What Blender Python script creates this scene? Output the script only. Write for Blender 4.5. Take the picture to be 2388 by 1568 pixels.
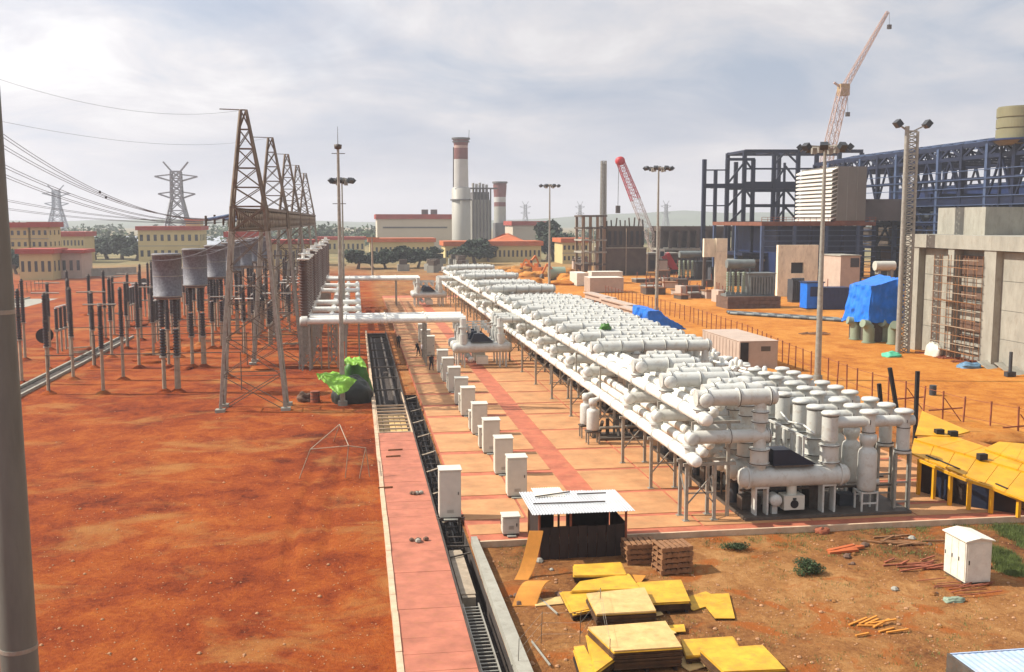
import bpy, math, random
from mathutils import Vector, Matrix
random.seed(7)
R = math.radians
scene = bpy.context.scene
C = scene.collection
for o in list(bpy.data.objects): bpy.data.objects.remove(o)

# ------------------------------------------------------------------ camera
W, H, F, HZ, VX, CH = 2388., 1568., 2400., 515., 827., 16.0
pit = math.atan((H/2-HZ)/F)
psi = math.atan((W/2-VX)/F*math.cos(pit))
cp, sp, cs, ss = math.cos(pit), math.sin(pit), math.cos(psi), math.sin(psi)
AXR = Vector((cs, -ss, 0)); AXF = Vector((ss*cp, cs*cp, -sp)); AXU = Vector((ss*sp, cs*sp, cp))
cam = bpy.data.cameras.new('camera'); cam.sensor_width = 36; cam.sensor_fit = 'HORIZONTAL'
cam.lens = F/W*36; cam.clip_start = 0.5; cam.clip_end = 20000
camo = bpy.data.objects.new('camera', cam); C.objects.link(camo)
m = Matrix.Identity(4)
for i in range(3):
    m[i][0] = AXR[i]; m[i][1] = AXU[i]; m[i][2] = -AXF[i]
m[2][3] = CH
camo.matrix_world = m
scene.camera = camo

def ray(x, y): return AXR*((x-W/2)/F) + AXF - AXU*((y-H/2)/F)
def G(x, y, z=0.0):                       # pixel -> point on the level z
    d = ray(x, y); t = (z-CH)/d.z; return Vector((d.x*t, d.y*t, z))
def AY(x, y, Y):                          # pixel -> point on the plane at Y
    d = ray(x, y); t = Y/d.y; return Vector((d.x*t, Y, CH+d.z*t))
def AX(x, y, X):
    d = ray(x, y); t = X/d.x; return Vector((X, d.y*t, CH+d.z*t))

# ------------------------------------------------------------------ sky, sun, exposure
SUN_EL, SUN_AZ = 43.0, 0.0
sundir = Vector((-math.cos(R(SUN_EL))*math.cos(R(12)), math.cos(R(SUN_EL))*math.sin(R(12)), math.sin(R(SUN_EL))))
world = bpy.data.worlds.new('World'); scene.world = world; world.use_nodes = True
nt = world.node_tree; N = nt.nodes; L = nt.links
for n in list(N): N.remove(n)
out = N.new('ShaderNodeOutputWorld'); bg = N.new('ShaderNodeBackground'); L.new(bg.outputs[0], out.inputs[0])
bg.inputs[1].default_value = 0.056
sky = N.new('ShaderNodeTexSky'); sky.sky_type = 'NISHITA'; sky.sun_disc = False
sky.sun_elevation = R(SUN_EL); sky.sun_rotation = math.atan2(sundir.x, sundir.y)
sky.air_density = 1.3; sky.dust_density = 3.0; sky.ozone_density = 1.5
tc = N.new('ShaderNodeTexCoord')
def wm(op, a, b=None, c=None):
    n = N.new('ShaderNodeMath'); n.operation = op
    for i, q in enumerate((a, b, c)):
        if q is None: continue
        if isinstance(q, (int, float)): n.inputs[i].default_value = q
        else: L.new(q, n.inputs[i])
    return n.outputs[0]
sx = N.new('ShaderNodeSeparateXYZ'); L.new(tc.outputs['Generated'], sx.inputs[0])
den = wm('ADD', wm('MAXIMUM', sx.outputs[2], 0.0), 0.22)
cx = N.new('ShaderNodeCombineXYZ')
L.new(wm('DIVIDE', sx.outputs[0], den), cx.inputs[0]); L.new(wm('DIVIDE', sx.outputs[1], den), cx.inputs[1])
def wnoise(sc, det, off, rough=0.55, dist=0.0):
    mp = N.new('ShaderNodeMapping'); mp.inputs['Location'].default_value = off
    L.new(cx.outputs[0], mp.inputs[0])
    n = N.new('ShaderNodeTexNoise'); n.inputs['Scale'].default_value = sc; n.inputs['Detail'].default_value = det
    n.inputs['Roughness'].default_value = rough; n.inputs['Distortion'].default_value = dist
    L.new(mp.outputs[0], n.inputs['Vector']); return n.outputs[0]
def wramp(fac, stops):
    r = N.new('ShaderNodeValToRGB'); L.new(fac, r.inputs[0])
    e = r.color_ramp.elements
    while len(e) > 1: e.remove(e[0])
    e[0].position = stops[0][0]; e[0].color = (*stops[0][1], 1)
    for p_, c_ in stops[1:]:
        k = e.new(p_); k.color = (*c_, 1)
    return r.outputs[0]
def wmix(f, a, b):
    n = N.new('ShaderNodeMix'); n.data_type = 'RGBA'
    if isinstance(f, float): n.inputs[0].default_value = f
    else: L.new(f, n.inputs[0])
    for i, q in ((6, a), (7, b)):
        if isinstance(q, tuple): n.inputs[i].default_value = (*q, 1)
        else: L.new(q, n.inputs[i])
    return n.outputs[2]
n1 = wnoise(0.8, 6, (3.1, 0.7, 0), 0.55, 0.5); n2 = wnoise(0.5, 3, (5.3, 8.2, 0)); n3 = wnoise(1.7, 8, (1.3, 2.2, 0), 0.6, 0.5)
cover = wramp(n1, [(0.30, (0.25,)*3), (0.52, (1,)*3)])
tone = wramp(wm('ADD', wm('MULTIPLY', n2, 0.48), wm('MULTIPLY', n3, 0.52)),
             [(0.37, (6.2, 7.4, 9.3)), (0.44, (8.6, 9.2, 10.4)), (0.51, (11.2, 11.0, 11.4)), (0.58, (13.8, 13.6, 13.6))])
cloudy = wmix(cover, wmix(0.75, sky.outputs[0], (5.8, 7.1, 9.8)), tone)
dt = N.new('ShaderNodeVectorMath'); dt.operation = 'DOT_PRODUCT'; L.new(tc.outputs['Generated'], dt.inputs[0]); dt.inputs[1].default_value = sundir
au = wm('MULTIPLY_ADD', wm('POWER', wm('MAXIMUM', dt.outputs['Value'], 0.0), 1.5), 0.75, 0.80)      # brighter round the sun, as thin cloud is
vs_ = N.new('ShaderNodeVectorMath'); vs_.operation = 'SCALE'; L.new(cloudy, vs_.inputs[0]); L.new(au, vs_.inputs['Scale']); cloudy = vs_.outputs[0]
hz = wramp(sx.outputs[2], [(0.0, (1,)*3), (0.13, (0,)*3)])
cloudy = wmix(wm('MULTIPLY', hz, 0.62), cloudy, (9.8, 9.5, 9.9))
L.new(cloudy, bg.inputs[0])

sun = bpy.data.lights.new('sun', 'SUN'); sun.energy = 5.0; sun.angle = R(0.6); sun.color = (1.0, 0.93, 0.82)
suno = bpy.data.objects.new('sun', sun); C.objects.link(suno); suno.location = (-60, 30, 80)
suno.rotation_euler = sundir.to_track_quat('Z', 'Y').to_euler()
scene.view_settings.view_transform = 'Standard'; scene.view_settings.look = 'None'
scene.view_settings.exposure = 0.52; scene.view_settings.gamma = 1.0; scene.view_settings.use_curve_mapping = False
scene.render.engine = 'CYCLES'

# ------------------------------------------------------------------ materials
MATS = {}
def M(name, col, rough=0.6, metal=0.0, var=0.18, scale=1.2, bump=0.0, bscale=20., streak=0.0, dirt=None, spec=0.4):
    if name in MATS: return MATS[name]
    mt = bpy.data.materials.new(name); mt.use_nodes = True
    n = mt.node_tree.nodes; l = mt.node_tree.links
    b = n['Principled BSDF']; b.inputs['Roughness'].default_value = rough; b.inputs['Metallic'].default_value = metal
    b.inputs['Specular IOR Level'].default_value = spec
    g = n.new('ShaderNodeNewGeometry'); mp = n.new('ShaderNodeMapping')
    mp.inputs['Scale'].default_value = (1, 1, 1 if not streak else 1-streak)
    l.new(g.outputs['Position'], mp.inputs[0])
    t = n.new('ShaderNodeTexNoise'); t.inputs['Scale'].default_value = scale; t.inputs['Detail'].default_value = 6; t.inputs['Roughness'].default_value = 0.62
    l.new(mp.outputs[0], t.inputs['Vector'])
    r = n.new('ShaderNodeValToRGB'); l.new(t.outputs[0], r.inputs[0])
    e = r.color_ramp.elements
    e[0].position = 0.3; e[1].position = 0.7
    e[0].color = (*[max(0, c*(1-var)) for c in col], 1); e[1].color = (*[min(1, c*(1+var*.8)) for c in col], 1)
    colout = r.outputs[0]
    if dirt:
        t2 = n.new('ShaderNodeTexNoise'); t2.inputs['Scale'].default_value = scale*2.7; t2.inputs['Detail'].default_value = 8; t2.inputs['Roughness'].default_value = 0.7
        l.new(mp.outputs[0], t2.inputs['Vector'])
        r2 = n.new('ShaderNodeValToRGB'); l.new(t2.outputs[0], r2.inputs[0])
        r2.color_ramp.elements[0].position = 0.52; r2.color_ramp.elements[1].position = 0.72
        r2.color_ramp.elements[0].color = (0, 0, 0, 1); r2.color_ramp.elements[1].color = (dirt[1],)*3+(1,)
        mx = n.new('ShaderNodeMix'); mx.data_type = 'RGBA'; l.new(r2.outputs[0], mx.inputs[0]); l.new(colout, mx.inputs[6]); mx.inputs[7].default_value = (*dirt[0], 1)
        colout = mx.outputs[2]
    l.new(colout, b.inputs['Base Color'])
    if bump:
        t3 = n.new('ShaderNodeTexNoise'); t3.inputs['Scale'].default_value = bscale; t3.inputs['Detail'].default_value = 5
        l.new(g.outputs['Position'], t3.inputs['Vector'])
        bp = n.new('ShaderNodeBump'); bp.inputs['Strength'].default_value = bump; bp.inputs['Distance'].default_value = 0.05
        l.new(t3.outputs[0], bp.inputs['Height']); l.new(bp.outputs[0], b.inputs['Normal'])
    MATS[name] = mt
    return mt

RUST = ((0.15, 0.06, 0.025), 0.7); DUST = ((0.30, 0.14, 0.06), 0.45)
gis = M('gis grey enamel', (0.52, 0.52, 0.475), 0.33, 0, 0.14, 0.9, dirt=((0.30, 0.21, 0.125), 0.6))
gisw = M('bus duct white enamel', (0.78, 0.77, 0.70), 0.33, 0, 0.1, 0.9, dirt=((0.42, 0.32, 0.2), 0.5))
seam = M('gasket seam', (0.06, 0.05, 0.04), 0.7, 0, 0.2, 3)
flange = M('flange enamel', (0.48, 0.45, 0.37), 0.45, 0.1, 0.2, 3)
gal = M('galvanised steel', (0.31, 0.295, 0.25), 0.5, 0.25, 0.25, 3, dirt=DUST)
galdark = M('dull steel', (0.10, 0.085, 0.07), 0.6, 0.3, 0.3, 3, dirt=RUST)
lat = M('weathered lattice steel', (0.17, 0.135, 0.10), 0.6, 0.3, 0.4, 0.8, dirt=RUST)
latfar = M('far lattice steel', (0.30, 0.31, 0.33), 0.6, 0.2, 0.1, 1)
porc = M('dark porcelain', (0.022, 0.014, 0.014), 0.28, 0, 0.3, 4, spec=0.6)
porcb = M('brown porcelain', (0.085, 0.042, 0.028), 0.3, 0, 0.3, 0.6, spec=0.5)
conp = M('concrete post', (0.33, 0.265, 0.19), 0.85, 0, 0.25, 2, bump=0.3, dirt=DUST)
plast = M('cream plaster', (0.74, 0.66, 0.49), 0.85, 0, 0.2, 0.5, streak=0.6, dirt=((0.36, 0.28, 0.2), 0.5))
conc = M('cast concrete', (0.25, 0.245, 0.21), 0.9, 0, 0.22, 0.5, bump=0.3, bscale=6, streak=0.75, dirt=((0.25, 0.2, 0.16), 0.5))
concl = M('pale concrete', (0.30, 0.285, 0.235), 0.85, 0, 0.2, 0.8, bump=0.2, bscale=8, streak=0.6, dirt=((0.2, 0.17, 0.13), 0.65))
concd = M('raw brown concrete', (0.085, 0.062, 0.045), 0.9, 0, 0.35, 0.5, bump=0.3, bscale=5)
kerbm = M('cream kerb', (0.52, 0.38, 0.25), 0.8, 0, 0.2, 1.5, dirt=((0.5, 0.22, 0.1), 0.6))
pink = M('pink screed', (0.40, 0.135, 0.08), 0.8, 0, 0.28, 0.9, bump=0.25, dirt=((0.33, 0.13, 0.055), 0.8))
pinks = M('red screed strip', (0.40, 0.115, 0.06), 0.85, 0, 0.3, 0.7, dirt=((0.45, 0.18, 0.08), 0.8))
panelm = M('sandy screed', (0.45, 0.225, 0.095), 0.85, 0, 0.28, 0.55, dirt=((0.42, 0.165, 0.065), 0.7))
white = M('white painted sheet', (0.55, 0.54, 0.46), 0.45, 0, 0.08, 1.5, dirt=((0.55, 0.42, 0.3), 0.3))
whitew = M('aged white sheet', (0.66, 0.62, 0.52), 0.55, 0, 0.12, 2.0, dirt=((0.5, 0.36, 0.25), 0.4))
roofz = M('zinc roof sheet', (0.52, 0.53, 0.54), 0.45, 0.25, 0.15, 0.8, dirt=((0.5, 0.42, 0.36), 0.5))
tarp = M('blue tarpaulin', (0.006, 0.15, 0.62), 0.42, 0, 0.2, 1.0, bump=0.5, bscale=2.5)
navyh = M('navy housing', (0.010, 0.017, 0.035), 0.4, 0, 0.3, 1.0)
shadeply = M('shade dark plywood', (0.085, 0.04, 0.014), 0.8, 0, 0.5, 2.0)  # dark tone stands for the shade on the lower sheets of the stacks
tarpd = M('navy painted steel', (0.012, 0.025, 0.085), 0.45, 0, 0.25, 1.0)
gtarp = M('green tarpaulin', (0.05, 0.16, 0.015), 0.5, 0, 0.45, 1.3, bump=0.6, bscale=3)
ltarp = M('lime sheet', (0.20, 0.42, 0.03), 0.5, 0, 0.3, 1.0, bump=0.4, bscale=3)
dtarp = M('black tarpaulin', (0.02, 0.025, 0.02), 0.5, 0, 0.4, 1.2, bump=0.6, bscale=3)
ply = M('yellow plywood', (0.58, 0.32, 0.025), 0.6, 0, 0.3, 1.1, dirt=((0.40, 0.19, 0.05), 0.8))
plyp = M('worn plywood', (0.58, 0.38, 0.15), 0.7, 0, 0.25, 1.6, dirt=((0.5, 0.26, 0.06), 0.7))
plyo = M('orange plywood', (0.55, 0.22, 0.03), 0.6, 0, 0.2, 1.5)
yel = M('yellow formwork board', (0.64, 0.31, 0.006), 0.5, 0, 0.25, 0.7, dirt=((0.55, 0.28, 0.06), 0.5))
wood = M('raw timber', (0.24, 0.115, 0.05), 0.8, 0, 0.35, 3)
woodd = M('dark boards', (0.028, 0.015, 0.010), 0.8, 0, 0.4, 1.5, streak=0.6)
bsteel = M('blue structural steel', (0.004, 0.009, 0.032), 0.5, 0.05, 0.35, 0.4)
bsteell = M('blue grey girt', (0.055, 0.085, 0.16), 0.5, 0.1, 0.2, 0.4)
deckm = M('red primer deck', (0.17, 0.06, 0.03), 0.7, 0, 0.3, 0.4)
wallc = M('cream wall', (0.52, 0.42, 0.20), 0.85, 0, 0.1, 0.1)
wallp = M('pale plant cladding', (0.52, 0.45, 0.35), 0.7, 0, 0.08, 0.05)
roofr = M('red roof', (0.33, 0.045, 0.025), 0.8, 0, 0.2, 0.2)
roofo = M('orange tile roof', (0.45, 0.11, 0.03), 0.8, 0, 0.25, 0.2)
glass = M('dark window glass', (0.03, 0.035, 0.045), 0.15, 0, 0.3, 0.5, spec=0.6)
chg = M('stack cladding', (0.36, 0.345, 0.30), 0.55, 0.1, 0.12, 0.06)
chw = M('stack white band', (0.46, 0.44, 0.41), 0.5, 0, 0.12, 0.1)
chr_ = M('stack red band', (0.17, 0.05, 0.04), 0.6, 0, 0.2, 0.1)
hrsg = M('boiler casing', (0.12, 0.11, 0.105), 0.7, 0.1, 0.35, 0.12)
cred = M('crane red', (0.45, 0.015, 0.02), 0.5, 0, 0.2, 0.5)
cpink = M('crane boom paint', (0.46, 0.32, 0.26), 0.5, 0, 0.2, 0.2)
corange = M('digger orange', (0.5, 0.13, 0.01), 0.5, 0, 0.25, 1)
tgrey = M('line trap grey', (0.15, 0.15, 0.165), 0.6, 0.0, 0.4, 5.0)
tran = M('transformer grey', (0.16, 0.18, 0.17), 0.5, 0.1, 0.2, 0.8)
trand = M('dark transformer grey', (0.045, 0.052, 0.06), 0.5, 0.1, 0.3, 0.8)
greenp = M('pale green paint', (0.22, 0.27, 0.19), 0.45, 0, 0.15, 1)
brick = M('brown brick', (0.13, 0.075, 0.05), 0.9, 0, 0.3, 1.2, bump=0.3)
black = M('black rubber', (0.012, 0.012, 0.013), 0.6, 0, 0.3, 2)
cont = M('pale blue container', (0.36, 0.46, 0.62), 0.5, 0, 0.12, 1.2, dirt=((0.55, 0.42, 0.3), 0.5))
leafm = M('leaf', (0.045, 0.075, 0.022), 0.7, 0, 0.5, 0.4)
leafd = M('dark leaf', (0.022, 0.042, 0.017), 0.7, 0, 0.5, 0.4)
leaff = M('far wood leaf', (0.055, 0.085, 0.035), 0.8, 0, 0.4, 0.06)
grassm = M('grass blade', (0.10, 0.13, 0.03), 0.8, 0, 0.5, 1.5)
bark = M('bark', (0.13, 0.085, 0.055), 0.9, 0, 0.3, 3)
wirem = M('conductor', (0.16, 0.16, 0.17), 0.5, 0.4, 0.1, 1)
insb = M('glass insulator string', (0.18, 0.24, 0.36), 0.3, 0, 0.3, 2)
pebble = M('pebble', (0.38, 0.2, 0.1), 0.9, 0, 0.4, 4)
redp = M('rusty red rebar', (0.26, 0.075, 0.035), 0.8, 0, 0.4, 2)
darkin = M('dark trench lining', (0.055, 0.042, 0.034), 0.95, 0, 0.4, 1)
louv = M('louvre sheet', (0.66, 0.63, 0.56), 0.5, 0, 0.06, 0.3)
lampm = M('floodlight housing', (0.045, 0.05, 0.055), 0.4, 0.3, 0.2, 2)

# ------------------------------------------------------------------ mesh helpers
class MB:
    def __init__(s): s.v = []; s.f = []; s.s = []; s.m = []; s.cur = 0
    def add(s, vs, fs, sm=False):
        b = len(s.v); s.v += [tuple(q) for q in vs]
        for f in fs: s.f.append(tuple(b+i for i in f)); s.s.append(sm); s.m.append(s.cur)
        return s
    def hexa(s, p): return s.add(p, [(0, 3, 2, 1), (4, 5, 6, 7), (0, 1, 5, 4), (1, 2, 6, 5), (2, 3, 7, 6), (3, 0, 4, 7)])
    def box(s, x0, x1, y0, y1, z0, z1):
        return s.hexa([(x0, y0, z0), (x1, y0, z0), (x1, y1, z0), (x0, y1, z0), (x0, y0, z1), (x1, y0, z1), (x1, y1, z1), (x0, y1, z1)])
    def bar(s, p, q, w, h=None):
        p = Vector(p); q = Vector(q); d = q-p
        if d.length < 1e-6: return s
        h = w if h is None else h; d.normalize()
        a = d.cross(Vector((0, 0, 1)))
        if a.length < 0.05: a = Vector((1, 0, 0))
        a.normalize(); b = a.cross(d); b.normalize()
        a *= w/2; b *= h/2
        return s.hexa([p-a-b, p+a-b, p+a+b, p-a+b, q-a-b, q+a-b, q+a+b, q-a+b])
    def tube(s, p, q, r, r2=None, n=12, caps=True):
        p = Vector(p); q = Vector(q); d = (q-p).normalized(); r2 = r if r2 is None else r2
        a = d.cross(Vector((0, 0, 1)))
        if a.length < 0.05: a = Vector((1, 0, 0))
        a.normalize(); b = d.cross(a)
        A = [p+(a*math.cos(t)+b*math.sin(t))*r for t in [2*math.pi*i/n for i in range(n)]]
        B = [q+(a*math.cos(t)+b*math.sin(t))*r2 for t in [2*math.pi*i/n for i in range(n)]]
        s.add(A+B, [(i, (i+1) % n, n+(i+1) % n, n+i) for i in range(n)], True)
        if caps: s.add(A, [tuple(reversed(range(n)))]); s.add(B, [tuple(range(n))])
        return s
    def lathe(s, prof, c=(0, 0, 0), n=14, axis='z', sm=True):
        c = Vector(c); vs = []
        for r, z in prof:
            for i in range(n):
                t = 2*math.pi*i/n; u, w = r*math.cos(t), r*math.sin(t)
                vs.append(c+(Vector((u, w, z)) if axis == 'z' else Vector((z, u, w)) if axis == 'x' else Vector((w, z, u))))
        k = len(prof)
        s.add(vs, [(j*n+i, j*n+(i+1) % n, (j+1)*n+(i+1) % n, (j+1)*n+i) for j in range(k-1) for i in range(n)], sm)
        s.add(vs[:n], [tuple(reversed(range(n)))]); s.add(vs[-n:], [tuple(range(n))])
        return s
    def prism(s, top, t):                     # polygon (counter-clockwise seen from above) with thickness t downwards
        n = len(top); top = [Vector(p) for p in top]
        a = sum(top[i].x*top[(i+1) % n].y-top[(i+1) % n].x*top[i].y for i in range(n))
        if a < 0: top = top[::-1]
        bot = [p-Vector((0, 0, t)) for p in top]
        return s.add(top+bot, [tuple(range(n)), tuple(range(2*n-1, n-1, -1))]+[(i, n+i, n+(i+1) % n, (i+1) % n) for i in range(n)])
    def path(s, pts, r, n=6):
        for a, b in zip(pts[:-1], pts[1:]): s.tube(a, b, r, None, n, True)
        return s
    def build(s, name, mat, parent=None, loc=None):
        me = bpy.data.meshes.new(name); me.from_pydata(s.v, [], s.f); me.polygons.foreach_set('use_smooth', s.s)
        me.materials.append(mat)
        if any(s.m): me.materials.append(seam); me.polygons.foreach_set('material_index', s.m)
        me.update()
        return link(name, me, parent, loc)
def link(name, me, parent=None, loc=None):
    o = bpy.data.objects.new(name, me); C.objects.link(o)
    if parent: o.parent = parent
    if loc is not None: o.location = loc
    return o
def tag(o, label, cat, group=None):
    o['label'] = label; o['category'] = cat
    if group: o['group'] = group
    return o
def thing(name, label, cat, loc=(0, 0, 0), rz=0.0, group=None):
    o = bpy.data.objects.new(name, None); C.objects.link(o); o.location = loc; o.rotation_euler = (0, 0, rz); o.empty_display_size = 0.3
    return tag(o, label, cat, group)
def struct(o): o['kind'] = 'structure'; return o
def stuff(o): o['kind'] = 'stuff'; return o
KIDS = {}
def dup(o, loc=None, rz=None, label=None, parent=None):
    c = o.copy(); C.objects.link(c)
    if parent: c.parent = parent
    if loc is not None: c.location = loc
    if rz is not None: c.rotation_euler = (0, 0, rz)
    if label: c['label'] = label
    for k in list(o.children): dup(k, parent=c)
    return c
def flanged(mb, p, q, r, gap=2.0, fr=1.18, ft=0.12, n=14, ends=True):
    p = Vector(p); q = Vector(q); Ln = (q-p).length; d = (q-p)/Ln
    mb.tube(p, q, r, None, n)
    k = max(1, round(Ln/gap))
    for i in range(k+1):
        if not ends and i in (0, k): continue
        c = p+d*(Ln*i/k); mb.tube(c-d*ft/2, c+d*ft/2, r*fr, None, n); ring(mb, c, d, r*fr, n)
    return mb
def ring(mb, c, d, r, n=14, w=.045):              # dark gasket seam of a bolted joint
    c = Vector(c); d = Vector(d); mb.cur = 1; mb.tube(c-d*w/2, c+d*w/2, r*1.012, None, n); mb.cur = 0; return mb
def insul(mb, z0, z1, r0, r1, k, x=0, y=0, n=10):
    pr = []
    for i in range(k):
        a = z0+(z1-z0)*i/k; b = z0+(z1-z0)*(i+1)/k
        pr += [(r0, a), (r1, a+(b-a)*.55), (r0, b-(b-a)*.08)]
    return mb.lathe(pr, (x, y, 0), n)
def lattice(mb, b4, t4, nseg, wl, wb, horiz=True):
    b4 = [Vector(p) for p in b4]; t4 = [Vector(p) for p in t4]
    for i in range(4): mb.bar(b4[i], t4[i], wl)
    # panel heights shrink with the width
    for k in range(nseg):
        f0, f1 = k/nseg, (k+1)/nseg
        lo = [b4[i].lerp(t4[i], f0) for i in range(4)]; hi = [b4[i].lerp(t4[i], f1) for i in range(4)]
        for i in range(4):
            j = (i+1) % 4
            mb.bar(lo[i], hi[j], wb); mb.bar(lo[j], hi[i], wb)
            if horiz: mb.bar(hi[i], hi[j], wb)
    return mb
def rect4(cx, cy, wx, wy, z): return [(cx-wx/2, cy-wy/2, z), (cx+wx/2, cy-wy/2, z), (cx+wx/2, cy+wy/2, z), (cx-wx/2, cy+wy/2, z)]
GZ = -0.30
ORD = 'first second third fourth fifth sixth seventh eighth ninth tenth eleventh twelfth thirteenth fourteenth fifteenth sixteenth seventeenth eighteenth nineteenth twentieth twenty-first twenty-second twenty-third twenty-fourth twenty-fifth twenty-sixth twenty-seventh'.split()
# ------------------------------------------------------------------ ground
HOLES = [(4.22, 5.45, 20.0, 96.0), (1.50, 4.12, 77.2, 150.0)]
def soil_material():
    mt = bpy.data.materials.new('laterite soil'); mt.use_nodes = True
    n = mt.node_tree.nodes; l = mt.node_tree.links; b = n['Principled BSDF']; b.inputs['Roughness'].default_value = 0.95
    b.inputs['Specular IOR Level'].default_value = 0.15
    g = n.new('ShaderNodeNewGeometry'); sp_ = n.new('ShaderNodeSeparateXYZ'); l.new(g.outputs['Position'], sp_.inputs[0])
    def nz(sc, det=6, ro=0.6, stretch=None, dist=0):
        t = n.new('ShaderNodeTexNoise'); t.inputs['Scale'].default_value = sc; t.inputs['Detail'].default_value = det; t.inputs['Roughness'].default_value = ro; t.inputs['Distortion'].default_value = dist
        if stretch:
            mp = n.new('ShaderNodeMapping'); mp.inputs['Scale'].default_value = stretch; l.new(g.outputs['Position'], mp.inputs[0]); l.new(mp.outputs[0], t.inputs['Vector'])
        else: l.new(g.outputs['Position'], t.inputs['Vector'])
        return t.outputs[0]
    def ramp(f, st):
        r = n.new('ShaderNodeValToRGB'); l.new(f, r.inputs[0]); e = r.color_ramp.elements
        e[0].position = st[0][0]; e[0].color = (*st[0][1], 1); e[1].position = st[1][0]; e[1].color = (*st[1][1], 1)
        for p_, c_ in st[2:]: k = e.new(p_); k.color = (*c_, 1)
        return r.outputs[0]
    def mix(f, a, c):
        x = n.new('ShaderNodeMix'); x.data_type = 'RGBA'
        if isinstance(f, float): x.inputs[0].default_value = f
        else: l.new(f, x.inputs[0])
        for i, q in ((6, a), (7, c)):
            if isinstance(q, tuple): x.inputs[i].default_value = (*q, 1)
            else: l.new(q, x.inputs[i])
        return x.outputs[2]
    def mth(op, a, c, d=None):
        x = n.new('ShaderNodeMath'); x.operation = op
        for i, q in enumerate((a, c, d)):
            if q is None: continue
            if isinstance(q, (int, float)): x.inputs[i].default_value = q
            else: l.new(q, x.inputs[i])
        return x.outputs[0]
    def mr(v, a, c):
        x = n.new('ShaderNodeMapRange'); x.clamp = True; l.new(v, x.inputs[0]); x.inputs[1].default_value = a; x.inputs[2].default_value = c; return x.outputs[0]
    big = nz(0.075, 5, 0.55, None, 0.6); mid = nz(0.5, 9, 0.7, (1, 0.8, 1), 0.4); fine = nz(5.0, 8, 0.75); band = nz(0.16, 9, 0.68, (0.7, 1.1, 1), 0.5)
    f = mth('ADD', mth('MULTIPLY', big, 0.28), mth('ADD', mth('MULTIPLY', mid, 0.42), mth('MULTIPLY', fine, 0.30)))
    red = ramp(f, [(0.39, (0.085, 0.013, 0.003)), (0.61, (0.36, 0.10, 0.018)), (0.47, (0.21, 0.036, 0.006)), (0.535, (0.285, 0.062, 0.009))])
    red = mix(ramp(band, [(0.53, (0,)*3), (0.66, (0.8,)*3)]), red, (0.34, 0.15, 0.042))
    tan_ = ramp(f, [(0.39, (0.085, 0.03, 0.011)), (0.61, (0.40, 0.21, 0.08)), (0.47, (0.215, 0.088, 0.028)), (0.535, (0.30, 0.138, 0.044))])
    tan_ = mix(ramp(nz(0.33, 6, 0.62, None, 1.0), [(0.54, (0,)*3), (0.62, (0.85,)*3)]), tan_, (0.30, 0.085, 0.016))
    org = ramp(f, [(0.39, (0.28, 0.085, 0.013)), (0.61, (0.52, 0.25, 0.06)), (0.47, (0.42, 0.15, 0.022)), (0.535, (0.48, 0.20, 0.036))])
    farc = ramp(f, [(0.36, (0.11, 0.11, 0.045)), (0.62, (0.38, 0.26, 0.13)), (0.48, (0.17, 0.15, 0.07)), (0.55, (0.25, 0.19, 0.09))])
    wob = mth('MULTIPLY', mth('SUBTRACT', big, 0.5), 9.0)
    xw = mth('ADD', sp_.outputs[0], wob); yw = mth('ADD', sp_.outputs[1], mth('MULTIPLY', wob, 8.0))
    c = mix(mr(sp_.outputs[0], 3.0, 5.5), red, tan_)
    c = mix(mth('MULTIPLY', mr(xw, 38, 46), mr(sp_.outputs[1], 62, 70)), c, org)
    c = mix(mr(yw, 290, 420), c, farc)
    l.new(c, b.inputs['Base Color'])
    bp = n.new('ShaderNodeBump'); bp.inputs['Strength'].default_value = 1.0; bp.inputs['Distance'].default_value = 0.16
    hgt = mth('ADD', mth('MULTIPLY', fine, 0.6), mth('ADD', mid, mth('MULTIPLY', nz(14, 4), 0.25)))
    l.new(hgt, bp.inputs['Height']); l.new(bp.outputs[0], b.inputs['Normal'])
    return mt
soil = soil_material()
from mathutils import noise as mnoise
def gh(x, y):
    if not (-60 < x < 80 and 20 < y < 140): return GZ
    z = GZ+0.07*mnoise.noise((x*.35, y*.35, 0))+0.035*mnoise.noise((x*1.3, y*1.3, 3))
    for rx in (-3.6, -1.9):                              # wheel ruts on the red field
        if 44 < y < 72:
            d = x-(rx+0.025*(y-44)+0.3*mnoise.noise((0, y*.08, rx))); z -= (0.13*math.exp(-(d/0.2)**2)-0.06*math.exp(-((abs(d)-.42)/.14)**2))*min(1, (y-44)/6, (72-y)/6)
    bx = 43.6
    if 56 < y < 112: z += 0.75*math.exp(-((x-bx-0.3*mnoise.noise((y*.2, 1, 1)))/0.9)**2)*min(1, (y-56)/8, (112-y)/10)   # spoil berm beside the fence
    if 4.0 < x < 36.2 and y > 49.9: z = GZ
    if 1.0 < x < 6.3: z = min(z, GZ+0.01)
    return z
def axis_(parts):
    r = []
    for a, b, st in parts:
        k = max(1, round((b-a)/st)); r += [a+(b-a)*i/k for i in range(k)]
    return r+[parts[-1][1]]
gx = axis_([(-6000, -1000, 1000), (-1000, -200, 100), (-200, -50, 10), (-50, -20, .8), (-20, 1.5, .35), (1.5, 4.12, .9), (4.12, 4.22, .1), (4.22, 5.45, .7), (5.45, 34, .4), (34, 52, .5), (52, 90, 2), (90, 400, 30), (400, 1000, 100), (1000, 6000, 1000)])
gy = axis_([(-300, 0, 50), (0, 20, 4), (20, 30, 2), (30, 52, .35), (52, 77.2, .4), (77.2, 96, .5), (96, 150, 1.2), (150, 300, 10), (300, 1000, 50), (1000, 9000, 1000)])
g = MB()
g.v = [(x, y, gh(x, y)) for y in gy for x in gx]
nx = len(gx)
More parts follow.
